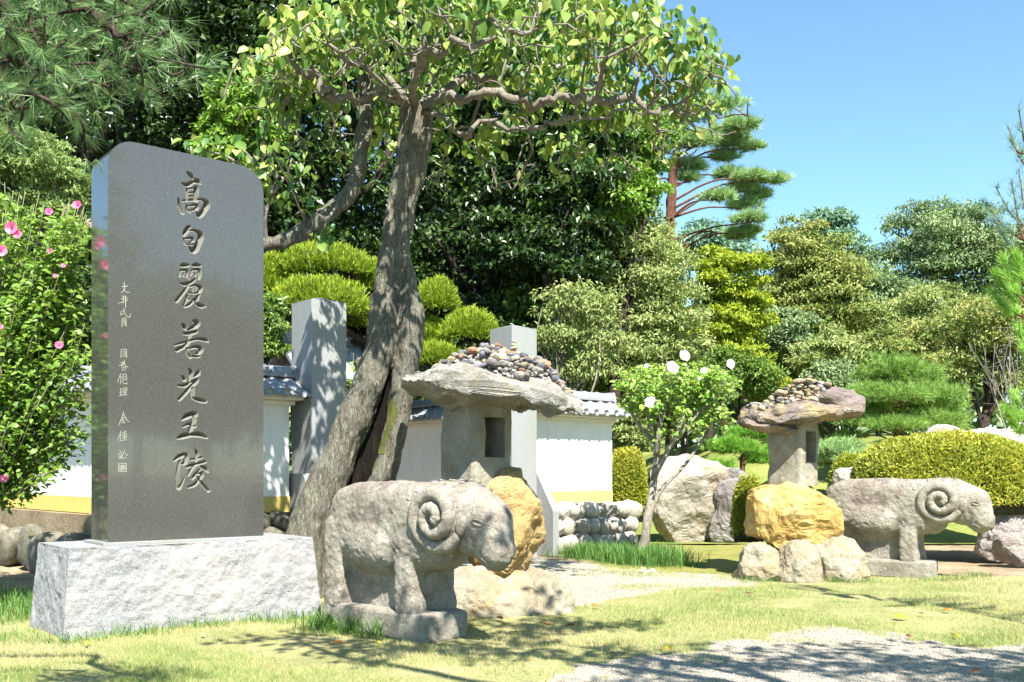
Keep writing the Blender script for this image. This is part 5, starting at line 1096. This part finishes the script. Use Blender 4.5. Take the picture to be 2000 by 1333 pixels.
# cloud pruned podocarp behind the gate: every pad its own part
ct = thing('cloud_pruned_tree', 'cloud pruned tree with bright yellow green pads behind the near granite post', 'tree', (at(735, 900, 17)[0], 17, 0)); rg = np.random.default_rng(9)
m = MB(); trk = crom(np.array([(ct.location[0], 17, -.1), at(740, 800, 17), at(722, 690, 17), at(735, 600, 17.1), at(690, 540, 17.2)]), 6); m.tube(trk, np.linspace(.2, .06, len(trk)), 10, wob=.4)
for (px, py, wp, hp, dy) in ((640, 520, 112, 42, .3), (622, 590, 112, 52, -.6), (528, 545, 46, 48, .1), (742, 545, 52, 46, .4), (540, 615, 40, 36, 0), (852, 582, 40, 40, .2), (918, 642, 56, 38, -.2), (838, 655, 40, 36, .3), (858, 697, 50, 24, -.4), (770, 640, 34, 34, .6), (700, 620, 50, 36, .3)):
    c, r = ell(px, py, 17 + dy, wp, hp, .8); n_ = int(2600 * (wp * hp / 4500) ** .7) + 700
    q = trk[np.argmin(np.linalg.norm(trk - (c - UP * .5), axis=1))]; m.tube(crom([q, (q + c) / 2 - UP * .12, c - UP * r[2] * .5], 5), np.linspace(.07, .035, 11), 7, wob=.4)
    d = norm(rg.normal(size=(n_, 3))); d[:, 2] = np.where(d[:, 2] < -.05, np.abs(d[:, 2]) * .6, d[:, 2]); d[:, 1] = np.where(d[:, 1] > .5, -d[:, 1], d[:, 1])
    P = c - UP * r[2] * .55 + d * r * np.array([1, 1, 1.5]) * (.93 + .1 * fbm(d * 3 + px, 3))[:, None] * rg.uniform(.86, 1, n_)[:, None]
    P = np.repeat(P, 4, 0) + rg.normal(size=(n_ * 4, 3)) * .025; dd = np.repeat(d, 4, 0)
    m2 = MB(); T = norm(dd * .5 + UP * .75 + .45 * rg.normal(size=(n_ * 4, 3))); N = norm(rg.normal(size=(n_ * 4, 3)) + np.array([0, -.6, .2]))
    m2.leaves(P, T, N, rg.uniform(.075, .14, n_ * 4), .16, 'diamond', np.clip(.42 + .3 * rg.normal(size=n_ * 4) + .25 * (np.repeat(d[:, 2], 4) - .3), 0, 1)); pd_ = m2.build('foliage_pad', L['pad'], ct)
    for k in range(26):
        a = c - UP * r[2] * .55; b = a + norm(rg.normal(size=3) * (1, 1, .25)) * r * rg.uniform(.5, .92) - UP * r[2] * .1; m.tube(crom([a, (a + b) / 2 + rg.normal(size=3) * .04, b], 3), [.022, .02, .016, .014, .011, .009, .007], 5)
m.build('trunk', M['darkbark'], ct, True)

# clipped mounds
def mound(label, px, py, Y, wp, hp, leaf, seed, size, n_, dep=.8, cat='bush', name='clipped_bush', e=.75, w=.45):
    rg = np.random.default_rng(seed); c, r = ell(px, py, Y, wp, hp, 5.1); r[1] = r[0] * dep; c = c - UP * r[2]; hh = 2 * r[2]
    t = thing(name, label, cat, (c[0], c[1], c[2])); V, F = ico(4)
    V = np.sign(V) * np.abs(V) ** e; V[:, 2] = np.maximum(V[:, 2], -.15); V = V * (1 + .06 * fbm(V * 2, seed, 3))[:, None] * .9
    m = MB(); m.add(V * np.array([r[0], r[1], hh]) + c, F); m.build('dark_core', M['core'], t, True)  # solid dark blob added inside the bush to block the view through
    d = norm(rg.normal(size=(n_, 3))); d[:, 2] = np.abs(d[:, 2]); d[:, 1] = np.where(d[:, 1] > .4, -d[:, 1], d[:, 1])
    q = np.sign(d) * np.abs(d) ** e; P = q * (1 + .06 * fbm(q * 2, seed, 3))[:, None] * np.array([r[0], r[1], hh]) * (.93 + .09 * rg.random(n_))[:, None] + c
    T = norm(d * .6 + .7 * rg.normal(size=(n_, 3)) + UP * .3); N = norm(d + np.array([.05, -.2, .2]) + .32 * rg.normal(size=(n_, 3)))
    patch = fbm(P * 1.6, seed + 3, 3); m = MB(); m.leaves(P, T, N, size * rg.uniform(.6, 1.3, n_), w, 'diamond', np.clip(.5 + .25 * rg.normal(size=n_) + .25 * patch, 0, 1)); m.build('foliage', L[leaf], t); return t
mound('wide clipped azalea mound in yellow leaf behind the far ram', 1850, 917, 14.3, 178, 66, 'azalea', 301, .062, 40000, .8)
mound('round yellow green azalea against the end of the white wall', 1222, 940, 17.4, 42, 62, 'azalea', 302, .06, 9000)
mound('low flat topped bright hedge beyond the white hibiscus tree', 1490, 752, 27, 52, 18, 'hedge', 303, .1, 5000, 1.2, 'hedge', 'clipped_hedge')
mound('small azalea beside the ochre boulder of the purple lantern', 1462, 990, 13.2, 30, 54, 'azalea', 304, .05, 6000)
mound('clipped bright bush on the hill behind the ochre boulder', 1665, 930, 17.5, 40, 40, 'hedge', 305, .07, 5000)
mound('dark clipped bush between the purple lantern and dome pine', 1640, 880, 20.5, 44, 22, 'dome', 306, .07, 4500)
# small roof glimpsed between the tablet and the near post
rf = thing('temple_roof', 'bit of a brown gabled roof with white ridge ornament left of the near post', 'roof', at(575, 900, 16.3)); m = MB()
p0 = at(556, 664, 16.3); d_ = np.array([.8, .6, 0]); g_ = np.array([.6, -.8, 0])
m.box(p0 + d_ * .9 - UP * .42, d_ * .9, g_ * .55 + UP * -.0, UP * .35, top=(1, .1)); m.build('gable', m_plain('dark_brown_board', (.09, .045, .03), .8), rf)
for sg in (1, -1):
    m = MB(); m.box(p0 + d_ * .9 + g_ * .36 * sg - UP * .33, d_ * 1.0, g_ * .42 * sg - UP * .37, norm(g_ * sg * .37 + UP * .42) * .03); m.build('roof_slope', M['tile'], rf)
m = MB(); m.box(p0 + d_ * .9 + UP * .07, d_ * 1.0, g_ * .07, UP * .07); m.build('ridge', M['tile'], rf)
m = MB(); m.tube(crom([p0 - d_ * .1 + UP * .02, p0 - d_ * .2 + UP * .13, p0 - d_ * .16 + UP * .26, p0 - d_ * .26 + UP * .34], 4), np.linspace(.09, .03, 13), 8); m.build('ridge_ornament', M['eave'], rf, True)
# garden boulders
def boulder(label, px, pyt, pyb, Y, wp, mat, seed, dep=.7, **kw):
    zb = EYE + (HORIZON - pyb) / FPX * Y; c = at(px, (pyt + pyb) / 2, Y) - UP * (pyb - pyt) * .13 * Y / FPX; r = np.array([wp * Y / FPX, wp * Y / FPX * dep, (pyb - pyt) / 2 * Y / FPX * 1.3])
    V, F = rock(r, seed, **dict(dict(sub=6, boxy=.7, cuts=12, rough=.1, freq=1.7, cutd=(.7, 1.0)), **kw)); m = MB(); m.add(V + c, F); return tag(m.build('boulder', M[mat], None), label, 'boulder', 'boulders of the rock garden')
boulder('large pale creased boulder behind the white hibiscus tree', 1342, 898, 1048, 17.6, 92, 'boulder', 433, .7, boxy=.65, cuts=12, rough=.085, cutd=(.6, .95))
boulder('purple grey boulder leaning on the pale creased boulder', 1428, 908, 1042, 17.3, 48, 'boulder2', 412, .7, boxy=.55, cuts=16, rough=.13, cutd=(.66, .98))
boulder('long pale rock ridge behind the azalea mound', 1910, 830, 960, 17.2, 125, 'boulder', 403)
boulder('pale boulder beneath the azalea at the right frame edge', 1965, 985, 1075, 13.6, 62, 'boulder2', 404)
boulder('dark low boulder in shade under the azalea mound', 1985, 1040, 1090, 12.9, 42, 'boulder2', 405)
boulder('grey rock peeking out between the far ram and ochre boulder', 1652, 908, 1000, 14.8, 30, 'boulder', 406)
boulder('pale rock on the hill behind the low bright pine', 1545, 905, 985, 18.8, 40, 'boulder', 407)

# flowering shrubs
def flower_mesh(col, eye, rg, sp=.5):
    m = MB()
    for k in range(5):
        a = k * 2 * math.pi / 5 + rg.normal() * .08; t = np.array([math.cos(a), math.sin(a), sp]); N = norm(np.array([-math.cos(a) * sp, -math.sin(a) * sp, 1.0]))
        m.leaves(np.zeros((1, 3)), t[None], N[None], 1.0, .86, 'petal', [rg.uniform(.45, .95)])
    return m
def flower(p, face, s_, parent, leaf, rg, eyecol):
    m = flower_mesh(None, None, rg, rg.uniform(.3, .8)); q = Vector(face).to_track_quat('Z', 'Y').to_matrix(); Mx = np.array(q)
    m.v = [v @ Mx.T * s_ + p for v in m.v]; o = m.build('flower', L[leaf], parent, True)
    m = MB(); m.tube([p, p + np.array(Vector(face).normalized()) * s_ * .55], [.14 * s_, .05 * s_], 6); m.build('stamen', eyecol, o, True); return o
M['magenta_eye'] = m_plain('magenta_flower_eye', (.4, .03, .1), .6, .1); M['cream_eye'] = m_plain('cream_stamen', (.8, .72, .4), .6, .1)
def upright_shrub(t, stems, leaf, rg, lsz, nl, m, m2, lw=.62):
    for a, b in stems:
        md = (a + b) / 2 + rg.normal(size=3) * .05; c = crom([a, md, b], 8); m.tube(c, np.linspace(.007, .003, len(c)), 5)
        n_ = int(nl * np.linalg.norm(b - a)); u = rg.random(n_) ** .75; i = np.clip((u * (len(c) - 1)).astype(int), 0, len(c) - 1)
        ax = norm(b - a); dr = norm(rg.normal(size=(n_, 3)) * (1, 1, .35)); P = c[i] + dr * (.02 + .1 * rg.random(n_) * (1.1 - u))[:, None] + rg.normal(size=(n_, 3)) * .03
        T = norm(dr + UP * rg.uniform(-.5, .3, n_)[:, None]); N = norm(UP * .8 + .5 * rg.normal(size=(n_, 3)) + np.array([.1, -.5, 0])); tb = np.clip(.3 + .5 * u + .2 * rg.normal(size=n_), 0, 1)
        m2.leaves(P, T, N, lsz * rg.uniform(.5, 1.25, n_), lw, 'ovate4', tb)
hb = thing('pink_hibiscus_shrub', 'tall leafy shrub with pink flowers left of the dark monument', 'flowering shrub', (at(-90, 1200, 9)[0], 9.0, 0)); rg = np.random.default_rng(31); m = MB(); m2 = MB(); stems = []
topline = np.array([(-160, 430), (-60, 350), (0, 350), (40, 380), (75, 365), (110, 420), (150, 375), (178, 430), (185, 520), (180, 650), (176, 800)])
for k in range(135):
    ex = rg.uniform(-220, 178); top_ = np.interp(ex, topline[:9, 0], topline[:9, 1]); ey = top_ + abs(rg.normal()) * 130 * (rg.random() < .75); Yk = 9 + rg.normal() * .28
    a = np.array([at(-90, 1200, 9)[0] + rg.normal() * .12, 9 + rg.normal() * .12, 0]); b = at(ex, ey, Yk); a2 = a + (b - a) * rg.uniform(.08, .3) + rg.normal(size=3) * .08; stems.append((a2, b))
    if k < 14: m.tube(crom([a, (a + a2) / 2, a2], 3), np.linspace(.03, .016, 7), 7)
for k in range(90):
    e = at(rg.uniform(-150, 172), rg.uniform(620, 960), 9 + rg.normal() * .3)
    if (e[0] - at(178, 0, e[1])[0]) > 0: continue
    s0 = at(-60, 1000, 9) + rg.normal(size=3) * (.15, .15, .3); 
    if 925 + (EYE - e[2]) * 211 > 930 and e[0] > at(110, 0, 9)[0]: continue
    stems.append((s0 + (e - s0) * .45, e))
for k in range(60):
    e = at(rg.uniform(40, 174), rg.uniform(560, 870), 9 + rg.normal() * .25); s0 = at(-20, 960, 9); stems.append((s0 + (e - s0) * .6 + rg.normal(size=3) * .06, e))
stems = [(a_ + (b_ - a_) * np.clip((1.0 - a_[2]) / max(b_[2] - a_[2], .01), 0, .6) if a_[2] < 1.0 and b_[2] > 1.0 else a_, b_) for a_, b_ in stems if b_[2] > 1.15 + .35 * (b_[0] + 4.2)]
upright_shrub(hb, stems, 'hib', rg, .076, 60, m, m2)
m.build('stems', M['greenstem'], hb, True); o = m2.build('foliage', L['hib'], hb, True); o['kind'] = 'stuff'
for (px, py, s_) in ((152, 403, .062), (96, 415, .05), (24, 447, .085), (2, 492, .08), (99, 492, .04), (184, 440, .05), (124, 520, .03), (116, 676, .055), (36, 460, .06), (0, 640, .04), (8, 935, .05), (108, 540, .03)):
    p = at(px, py, 8.55); flower(p, (rg.uniform(-.1, .6), -1, rg.uniform(0, .6)), s_ * .78, hb, 'pink', rg, M['magenta_eye'])
hw = thing('white_hibiscus_tree', 'small multi stemmed tree with white flowers at the end of the cobble footing', 'flowering tree', (at(1252, 1090, 14)[0], 14.0, 0)); rg = np.random.default_rng(33); m = MB(); m2 = MB()
bs = at(1252, 1094, 14); stems = []
for pts, r0 in (([(1252, 1094), (1266, 1010), (1278, 930), (1282, 870), (1262, 800)], .075), ([(1264, 1020), (1290, 960), (1340, 905), (1385, 840)], .04), ([(1278, 930), (1320, 850), (1345, 790)], .045), ([(1280, 890), (1290, 830), (1310, 760)], .045), ([(1282, 870), (1240, 820), (1230, 780)], .03), ([(1300, 885), (1370, 800), (1400, 770)], .03)):
    c = crom(np.array([at(x, y, 14 + rg.normal() * .1 * (j > 0)) for j, (x, y) in enumerate(pts)]), 6); m.tube(c, np.linspace(r0, r0 * .4, len(c)), 9, wob=.25, seed=5)
for k in range(130):
    ex = rg.uniform(1205, 1445); u_ = (ex - 1325) / 122; top_ = 735 - 30 * math.sqrt(max(0, 1 - u_ * u_)); bot = 880 - 60 * abs(u_) ** 2; ey = rg.uniform(top_, bot) if rg.random() < .6 else top_ + abs(rg.normal()) * 20
    b = at(ex, ey, 14 + rg.normal() * .42 * math.sqrt(max(.05, 1 - u_ * u_))); a = b * .55 + at(1310, 850, 14) * .45 + rg.normal(size=3) * .06; stems.append((a, b))
upright_shrub(hw, stems, 'hibw', rg, .085, 68, m, m2)
m.build('stems', M['palestem'], hw, True); o = m2.build('foliage', L['hibw'], hw, True); o['kind'] = 'stuff'
for (px, py, s_) in ((1312, 719, .1), (1336, 696, .085), (1425, 712, .075), (1272, 788, .1), (1365, 740, .03), (1263, 716, .04), (1375, 725, .05)):
    flower(at(px, py, 13.45), (rg.uniform(-.4, .5), -1, rg.uniform(.1, .7)), s_, hw, 'white', rg, M['cream_eye'])
sap = thing('leafy_sapling', 'slender sapling with one white bud behind the near granite post', 'sapling', (at(690, 1000, 13.6)[0], 13.6, 0)); rg = np.random.default_rng(35); m = MB(); m2 = MB()
upright_shrub(sap, [(np.array([sap.location[0] + rg.normal() * .05, 13.6, 0]), at(690 + rg.normal() * 14, rg.uniform(685, 800), 13.6 + rg.normal() * .1)) for k in range(10)], 'hibw', rg, .06, 55, m, m2); m.build('stems', M['greenstem'], sap, True); m2.build('foliage', L['hibw'], sap, True)
flower(at(679, 724, 13.4), (.1, -1, .3), .035, sap, 'white', rg, M['cream_eye'])

# ------------------------------------------------------------------ lawn blades, long grass, loose gravel, fallen leaves
rg = np.random.default_rng(61); n = 420000
Yb = 5.2 * (13.0 / 5.2) ** rg.random(n); Xb = Yb * rg.uniform(-.62, .62, n); cl_ = gclass(Xb, Yb); den = fbm(np.stack([Xb * 1.5, Yb * 1.5, 0 * Xb], 1), 41, 3)
keep = ((cl_ == 0) & (den + rg.normal(0, .35, n) > -.35)) | ((cl_ == 1) & (den + rg.normal(0, .2, n) > .62)); Xb, Yb, den = Xb[keep], Yb[keep], den[keep]; n = len(Xb)
P = np.stack([Xb, Yb, gheight(Xb, Yb) - .003], 1); a = rg.uniform(0, 6.28, n); lean = np.abs(rg.normal(0, .75, n))
T = norm(np.stack([np.cos(a) * lean, np.sin(a) * lean, np.ones(n)], 1)); N = norm(np.stack([-np.sin(a + .5), np.cos(a + .5), .3 + 0 * a], 1))
wid = fbm(np.stack([Xb * .9, Yb * .9, 0 * Xb], 1), 43, 4)
m = MB(); m.leaves(P, T, N, rg.uniform(.016, .042, n) * (1 + .35 * np.clip(den, -1, 1)), .11, 'needle', np.clip(.55 - .38 * wid + .2 * rg.normal(size=n), 0, 1)); tag(m.build('grass', L['grass']), 'short sun bleached lawn grass around the monument', 'grass', None, 'stuff')
n = 16000; Yb = 5.2 * (12.5 / 5.2) ** rg.random(n); Xb = Yb * rg.uniform(-.62, .62, n); den = fbm(np.stack([Xb * 2.3, Yb * 2.3, 0 * Xb], 1), 45, 3)
keep = (gclass(Xb, Yb) == 0) & (den + rg.normal(0, .2, n) > .25); Xb, Yb = Xb[keep], Yb[keep]; n = len(Xb); a = rg.uniform(0, 6.28, n); lean = np.abs(rg.normal(0, .6, n))
m = MB(); m.leaves(np.stack([Xb, Yb, gheight(Xb, Yb) - .003], 1), np.stack([np.cos(a) * lean, np.sin(a) * lean, np.ones(n)], 1), norm(np.stack([np.cos(a), np.sin(a), -.2 + 0 * a], 1)), rg.uniform(.035, .085, n), .07, 'blade', np.clip(.35 + .3 * rg.normal(size=n), 0, 1)); tag(m.build('grass', L['grass']), 'scattered longer tufts standing up in the short lawn', 'grass', None, 'stuff')
def tuft_patch(label, spots, hgt, seed, nb, w=.03):
    rg = np.random.default_rng(seed); m = MB()
    for (x, y, rx, ry, k) in spots:
        n_ = int(nb * k); X_ = x + rx * rg.normal(size=n_) * .5; Y_ = y + ry * rg.normal(size=n_) * .5; a = rg.uniform(0, 6.28, n_); ln = np.abs(rg.normal(0, .55, n_))
        m.leaves(np.stack([X_, Y_, gheight(X_, Y_)], 1), np.stack([np.cos(a) * ln, np.sin(a) * ln, np.ones(n_)], 1), norm(np.stack([np.cos(a), np.sin(a), -.2 + 0 * a], 1)), hgt * rg.uniform(.5, 1.2, n_), w, 'blade', np.clip(.5 + .25 * rg.normal(size=n_), 0, 1))
    return tag(m.build('long_grass', L['tall']), label, 'grass', None, 'stuff')
g = [gnd(px, py) for px, py in ((1145, 1090), (1195, 1094), (1245, 1102), (1295, 1104), (1265, 1088), (1225, 1098))]
tuft_patch('long arching grass at the foot of the white hibiscus tree', [(p[0], p[1], .42, .4, 1) for p in g], .26, 71, 1100, .035)
tuft_patch('taller grass tufts along the base of the white granite block', [(*(PA + MU * s_ - MW * .16)[:2], .28, .08, .35 + .5 * (i % 3 == 0)) for i, s_ in enumerate(np.linspace(-.1, 2.1, 14))] + [(-3.85, 7.3, .2, .3, .7), (-4.3, 8.0, .3, .5, 1.0)], .11, 72, 130, .05)
tuft_patch('green grass clump growing between the near ram and the granite block', [(-1.5, 7.95, .22, .16, 1), (-1.25, 7.75, .16, .12, .6), (-1.02, 7.55, .2, .1, .5)], .19, 73, 330, .045)
tuft_patch('green grass growing below the dark boulders at the left', [(-4.6, 9.2, .9, .8, 1.5), (-4.1, 8.7, .5, .5, .8), (-5.4, 9.6, .8, .8, 1)], .2, 74, 900, .035)
tuft_patch('grass fringe around the feet of the far ram and purple lantern', [(3.0, 11.35, .5, .08, 1), (3.9, 11.3, .5, .08, 1), (5.0, 11.3, .6, .08, 1), (5.6, 11.7, .2, .1, .6)], .09, 75, 260, .05)
rg = np.random.default_rng(62); n = 56000
Yb = 5.2 * (15.0 / 5.2) ** (rg.random(n) ** 1.15); Xb = Yb * rg.uniform(-.2, .62, n); keep = gclass(Xb, Yb) == 1; Xb, Yb = Xb[keep], Yb[keep]; n = len(Xb)
V0 = np.array([(1, 0, 0), (-1, 0, 0), (0, 1, 0), (0, -1, 0), (0, 0, 1), (0, 0, -1.0)]); F0 = np.array([(0, 2, 4), (2, 1, 4), (1, 3, 4), (3, 0, 4), (2, 0, 5), (1, 2, 5), (3, 1, 5), (0, 3, 5)])
s_ = rg.uniform(.0035, .009, n) * (Yb / 6.5) ** .5; J = 1 + .35 * rg.normal(size=(n, 6, 1)).clip(-1, 1); a = rg.uniform(0, 6.28, n); ca, sa = np.cos(a), np.sin(a)
W = V0[None] * J * np.array([1.2, .85, .6]) * s_[:, None, None]; W = np.stack([W[..., 0] * ca[:, None] - W[..., 1] * sa[:, None], W[..., 0] * sa[:, None] + W[..., 1] * ca[:, None], W[..., 2]], -1)
W = W + np.stack([Xb, Yb, gheight(Xb, Yb) + s_ * .2], 1)[:, None]; m = MB(); m.add(W.reshape(-1, 3), (F0[None] + (np.arange(n) * 6)[:, None, None]).reshape(-1, 3), 0, np.repeat(rg.random(n), 6))
t_ = NT('loose_gravel_stone'); av = t_.n('Attribute', attribute_name='tint'); M['loosegravel'] = t_.finish(t_.ramp(av.outputs['Fac'], [(0, (.18, .165, .14)), (.5, (.35, .32, .265)), (.85, (.43, .39, .31)), (1, (.52, .48, .41))]), .9)
tag(m.build('gravel', M['loosegravel']), 'loose grey gravel of the path and forecourt', 'gravel', None, 'stuff')
M['leaf_orange'] = m_plain('fallen_orange_leaf', (.5, .16, .03), .6, .25, 30); M['leaf_brown'] = m_plain('fallen_brown_leaf', (.16, .08, .04), .7, .25, 30); M['leaf_yellow'] = m_plain('fallen_yellow_leaf', (.65, .45, .03), .6, .2, 30); M['leaf_pale'] = m_plain('fallen_pale_leaf', (.5, .42, .2), .7, .2, 30)
rg = np.random.default_rng(63)
for px, py, kind_, s_, where in ((672, 1265, 'orange', .09, 'in front of the near ram'), (738, 1264, 'yellow', .06, 'just right of the orange one before the near ram'), (1075, 1227, 'orange', .09, 'on the shaded lawn right of the near ram'), (1206, 1226, 'yellow', .08, 'on the shaded lawn towards the path'), (1123, 1228, 'brown', .08, 'beside the orange one on the shaded lawn'), (982, 1216, 'brown', .08, 'near the foot of the larger lantern'),
        (1012, 1238, 'pale', .08, 'on the shaded grass behind the ram head'), (1170, 1191, 'orange', .07, 'at the edge of the gravel path'), (1314, 1280, 'yellow', .11, 'where lawn meets the forecourt gravel'), (1405, 1167, 'orange', .09, 'before the purple lantern, left'), (1470, 1167, 'brown', .08, 'before the purple lantern, nearer its feet'), (1745, 1210, 'yellow', .12, 'on the lawn before the far ram'), (1858, 1202, 'orange', .11, 'on the lawn right of the far ram'),
        (1770, 1246, 'brown', .07, 'on the edge of the sunny lawn'), (1858, 1244, 'yellow', .11, 'on the sunny lawn near the gravel, far right'), (1920, 1321, 'orange', .11, 'on the forecourt gravel at the lower right'), (1805, 1206, 'brown', .05, 'between two bright ones on the sunny lawn'), (175, 1262, 'yellow', .07, 'near the left corner of the granite block'), (395, 1246, 'pale', .06, 'below the front of the granite block'), (1068, 1110, 'pale', .07, 'on the gravel behind the larger lantern'),
        (1197, 1117, 'yellow', .1, 'under the white hibiscus tree'), (1480, 1070, 'brown', .08, 'on the moss by the purple lantern'), (960, 1262, 'brown', .07, 'by the shaded end of the ram plinth'), (1240, 1290, 'pale', .06, 'on the gravel edge at the lower middle')):
    p = gnd(px, py); m = MB(); a = rg.uniform(0, 6.28); T = np.array([[math.cos(a), math.sin(a), rg.uniform(0, .35)]]); N = np.array([[rg.normal() * .35, -.35 + rg.normal() * .2, 1]])
    tv = MB(); tv.leaves(np.array([[p[0], p[1], gheight(np.array([p[0]]), np.array([p[1]]))[0] + .03]]), T, N, s_, .55, 'ovate')
    V = tv.v[0]; tv.v[0] = V + UP * (.25 * (np.linalg.norm(V - V.mean(0), axis=1)) ** 2 / s_)[:, None]
    c_ = {'orange': 'curled orange', 'brown': 'shrivelled brown', 'yellow': 'bright yellow', 'pale': 'pale dry'}[kind_]
    o = tv.build('fallen_leaf', M['leaf_' + kind_], None, True); sm = o.modifiers.new('thickness', 'SOLIDIFY'); sm.thickness = .002
    tag(o, c_ + ' fallen leaf ' + where, 'fallen leaf', 'fallen leaves on lawn and gravel')
m = MB(); p = gnd(1258, 1117); 
for k in range(4): m.leaves(np.array([[p[0] + rg.normal() * .03, p[1] + rg.normal() * .03, .02]]), rg.normal(size=(1, 3)) * (1, 1, .4), np.array([[0, -.3, 1.0]]), .1, .8, 'ovate', [.8])
tag(m.build('fallen_blossom', L['white'], None, True), 'crumpled white blossom lying on the path edge by the long grass', 'blossom')
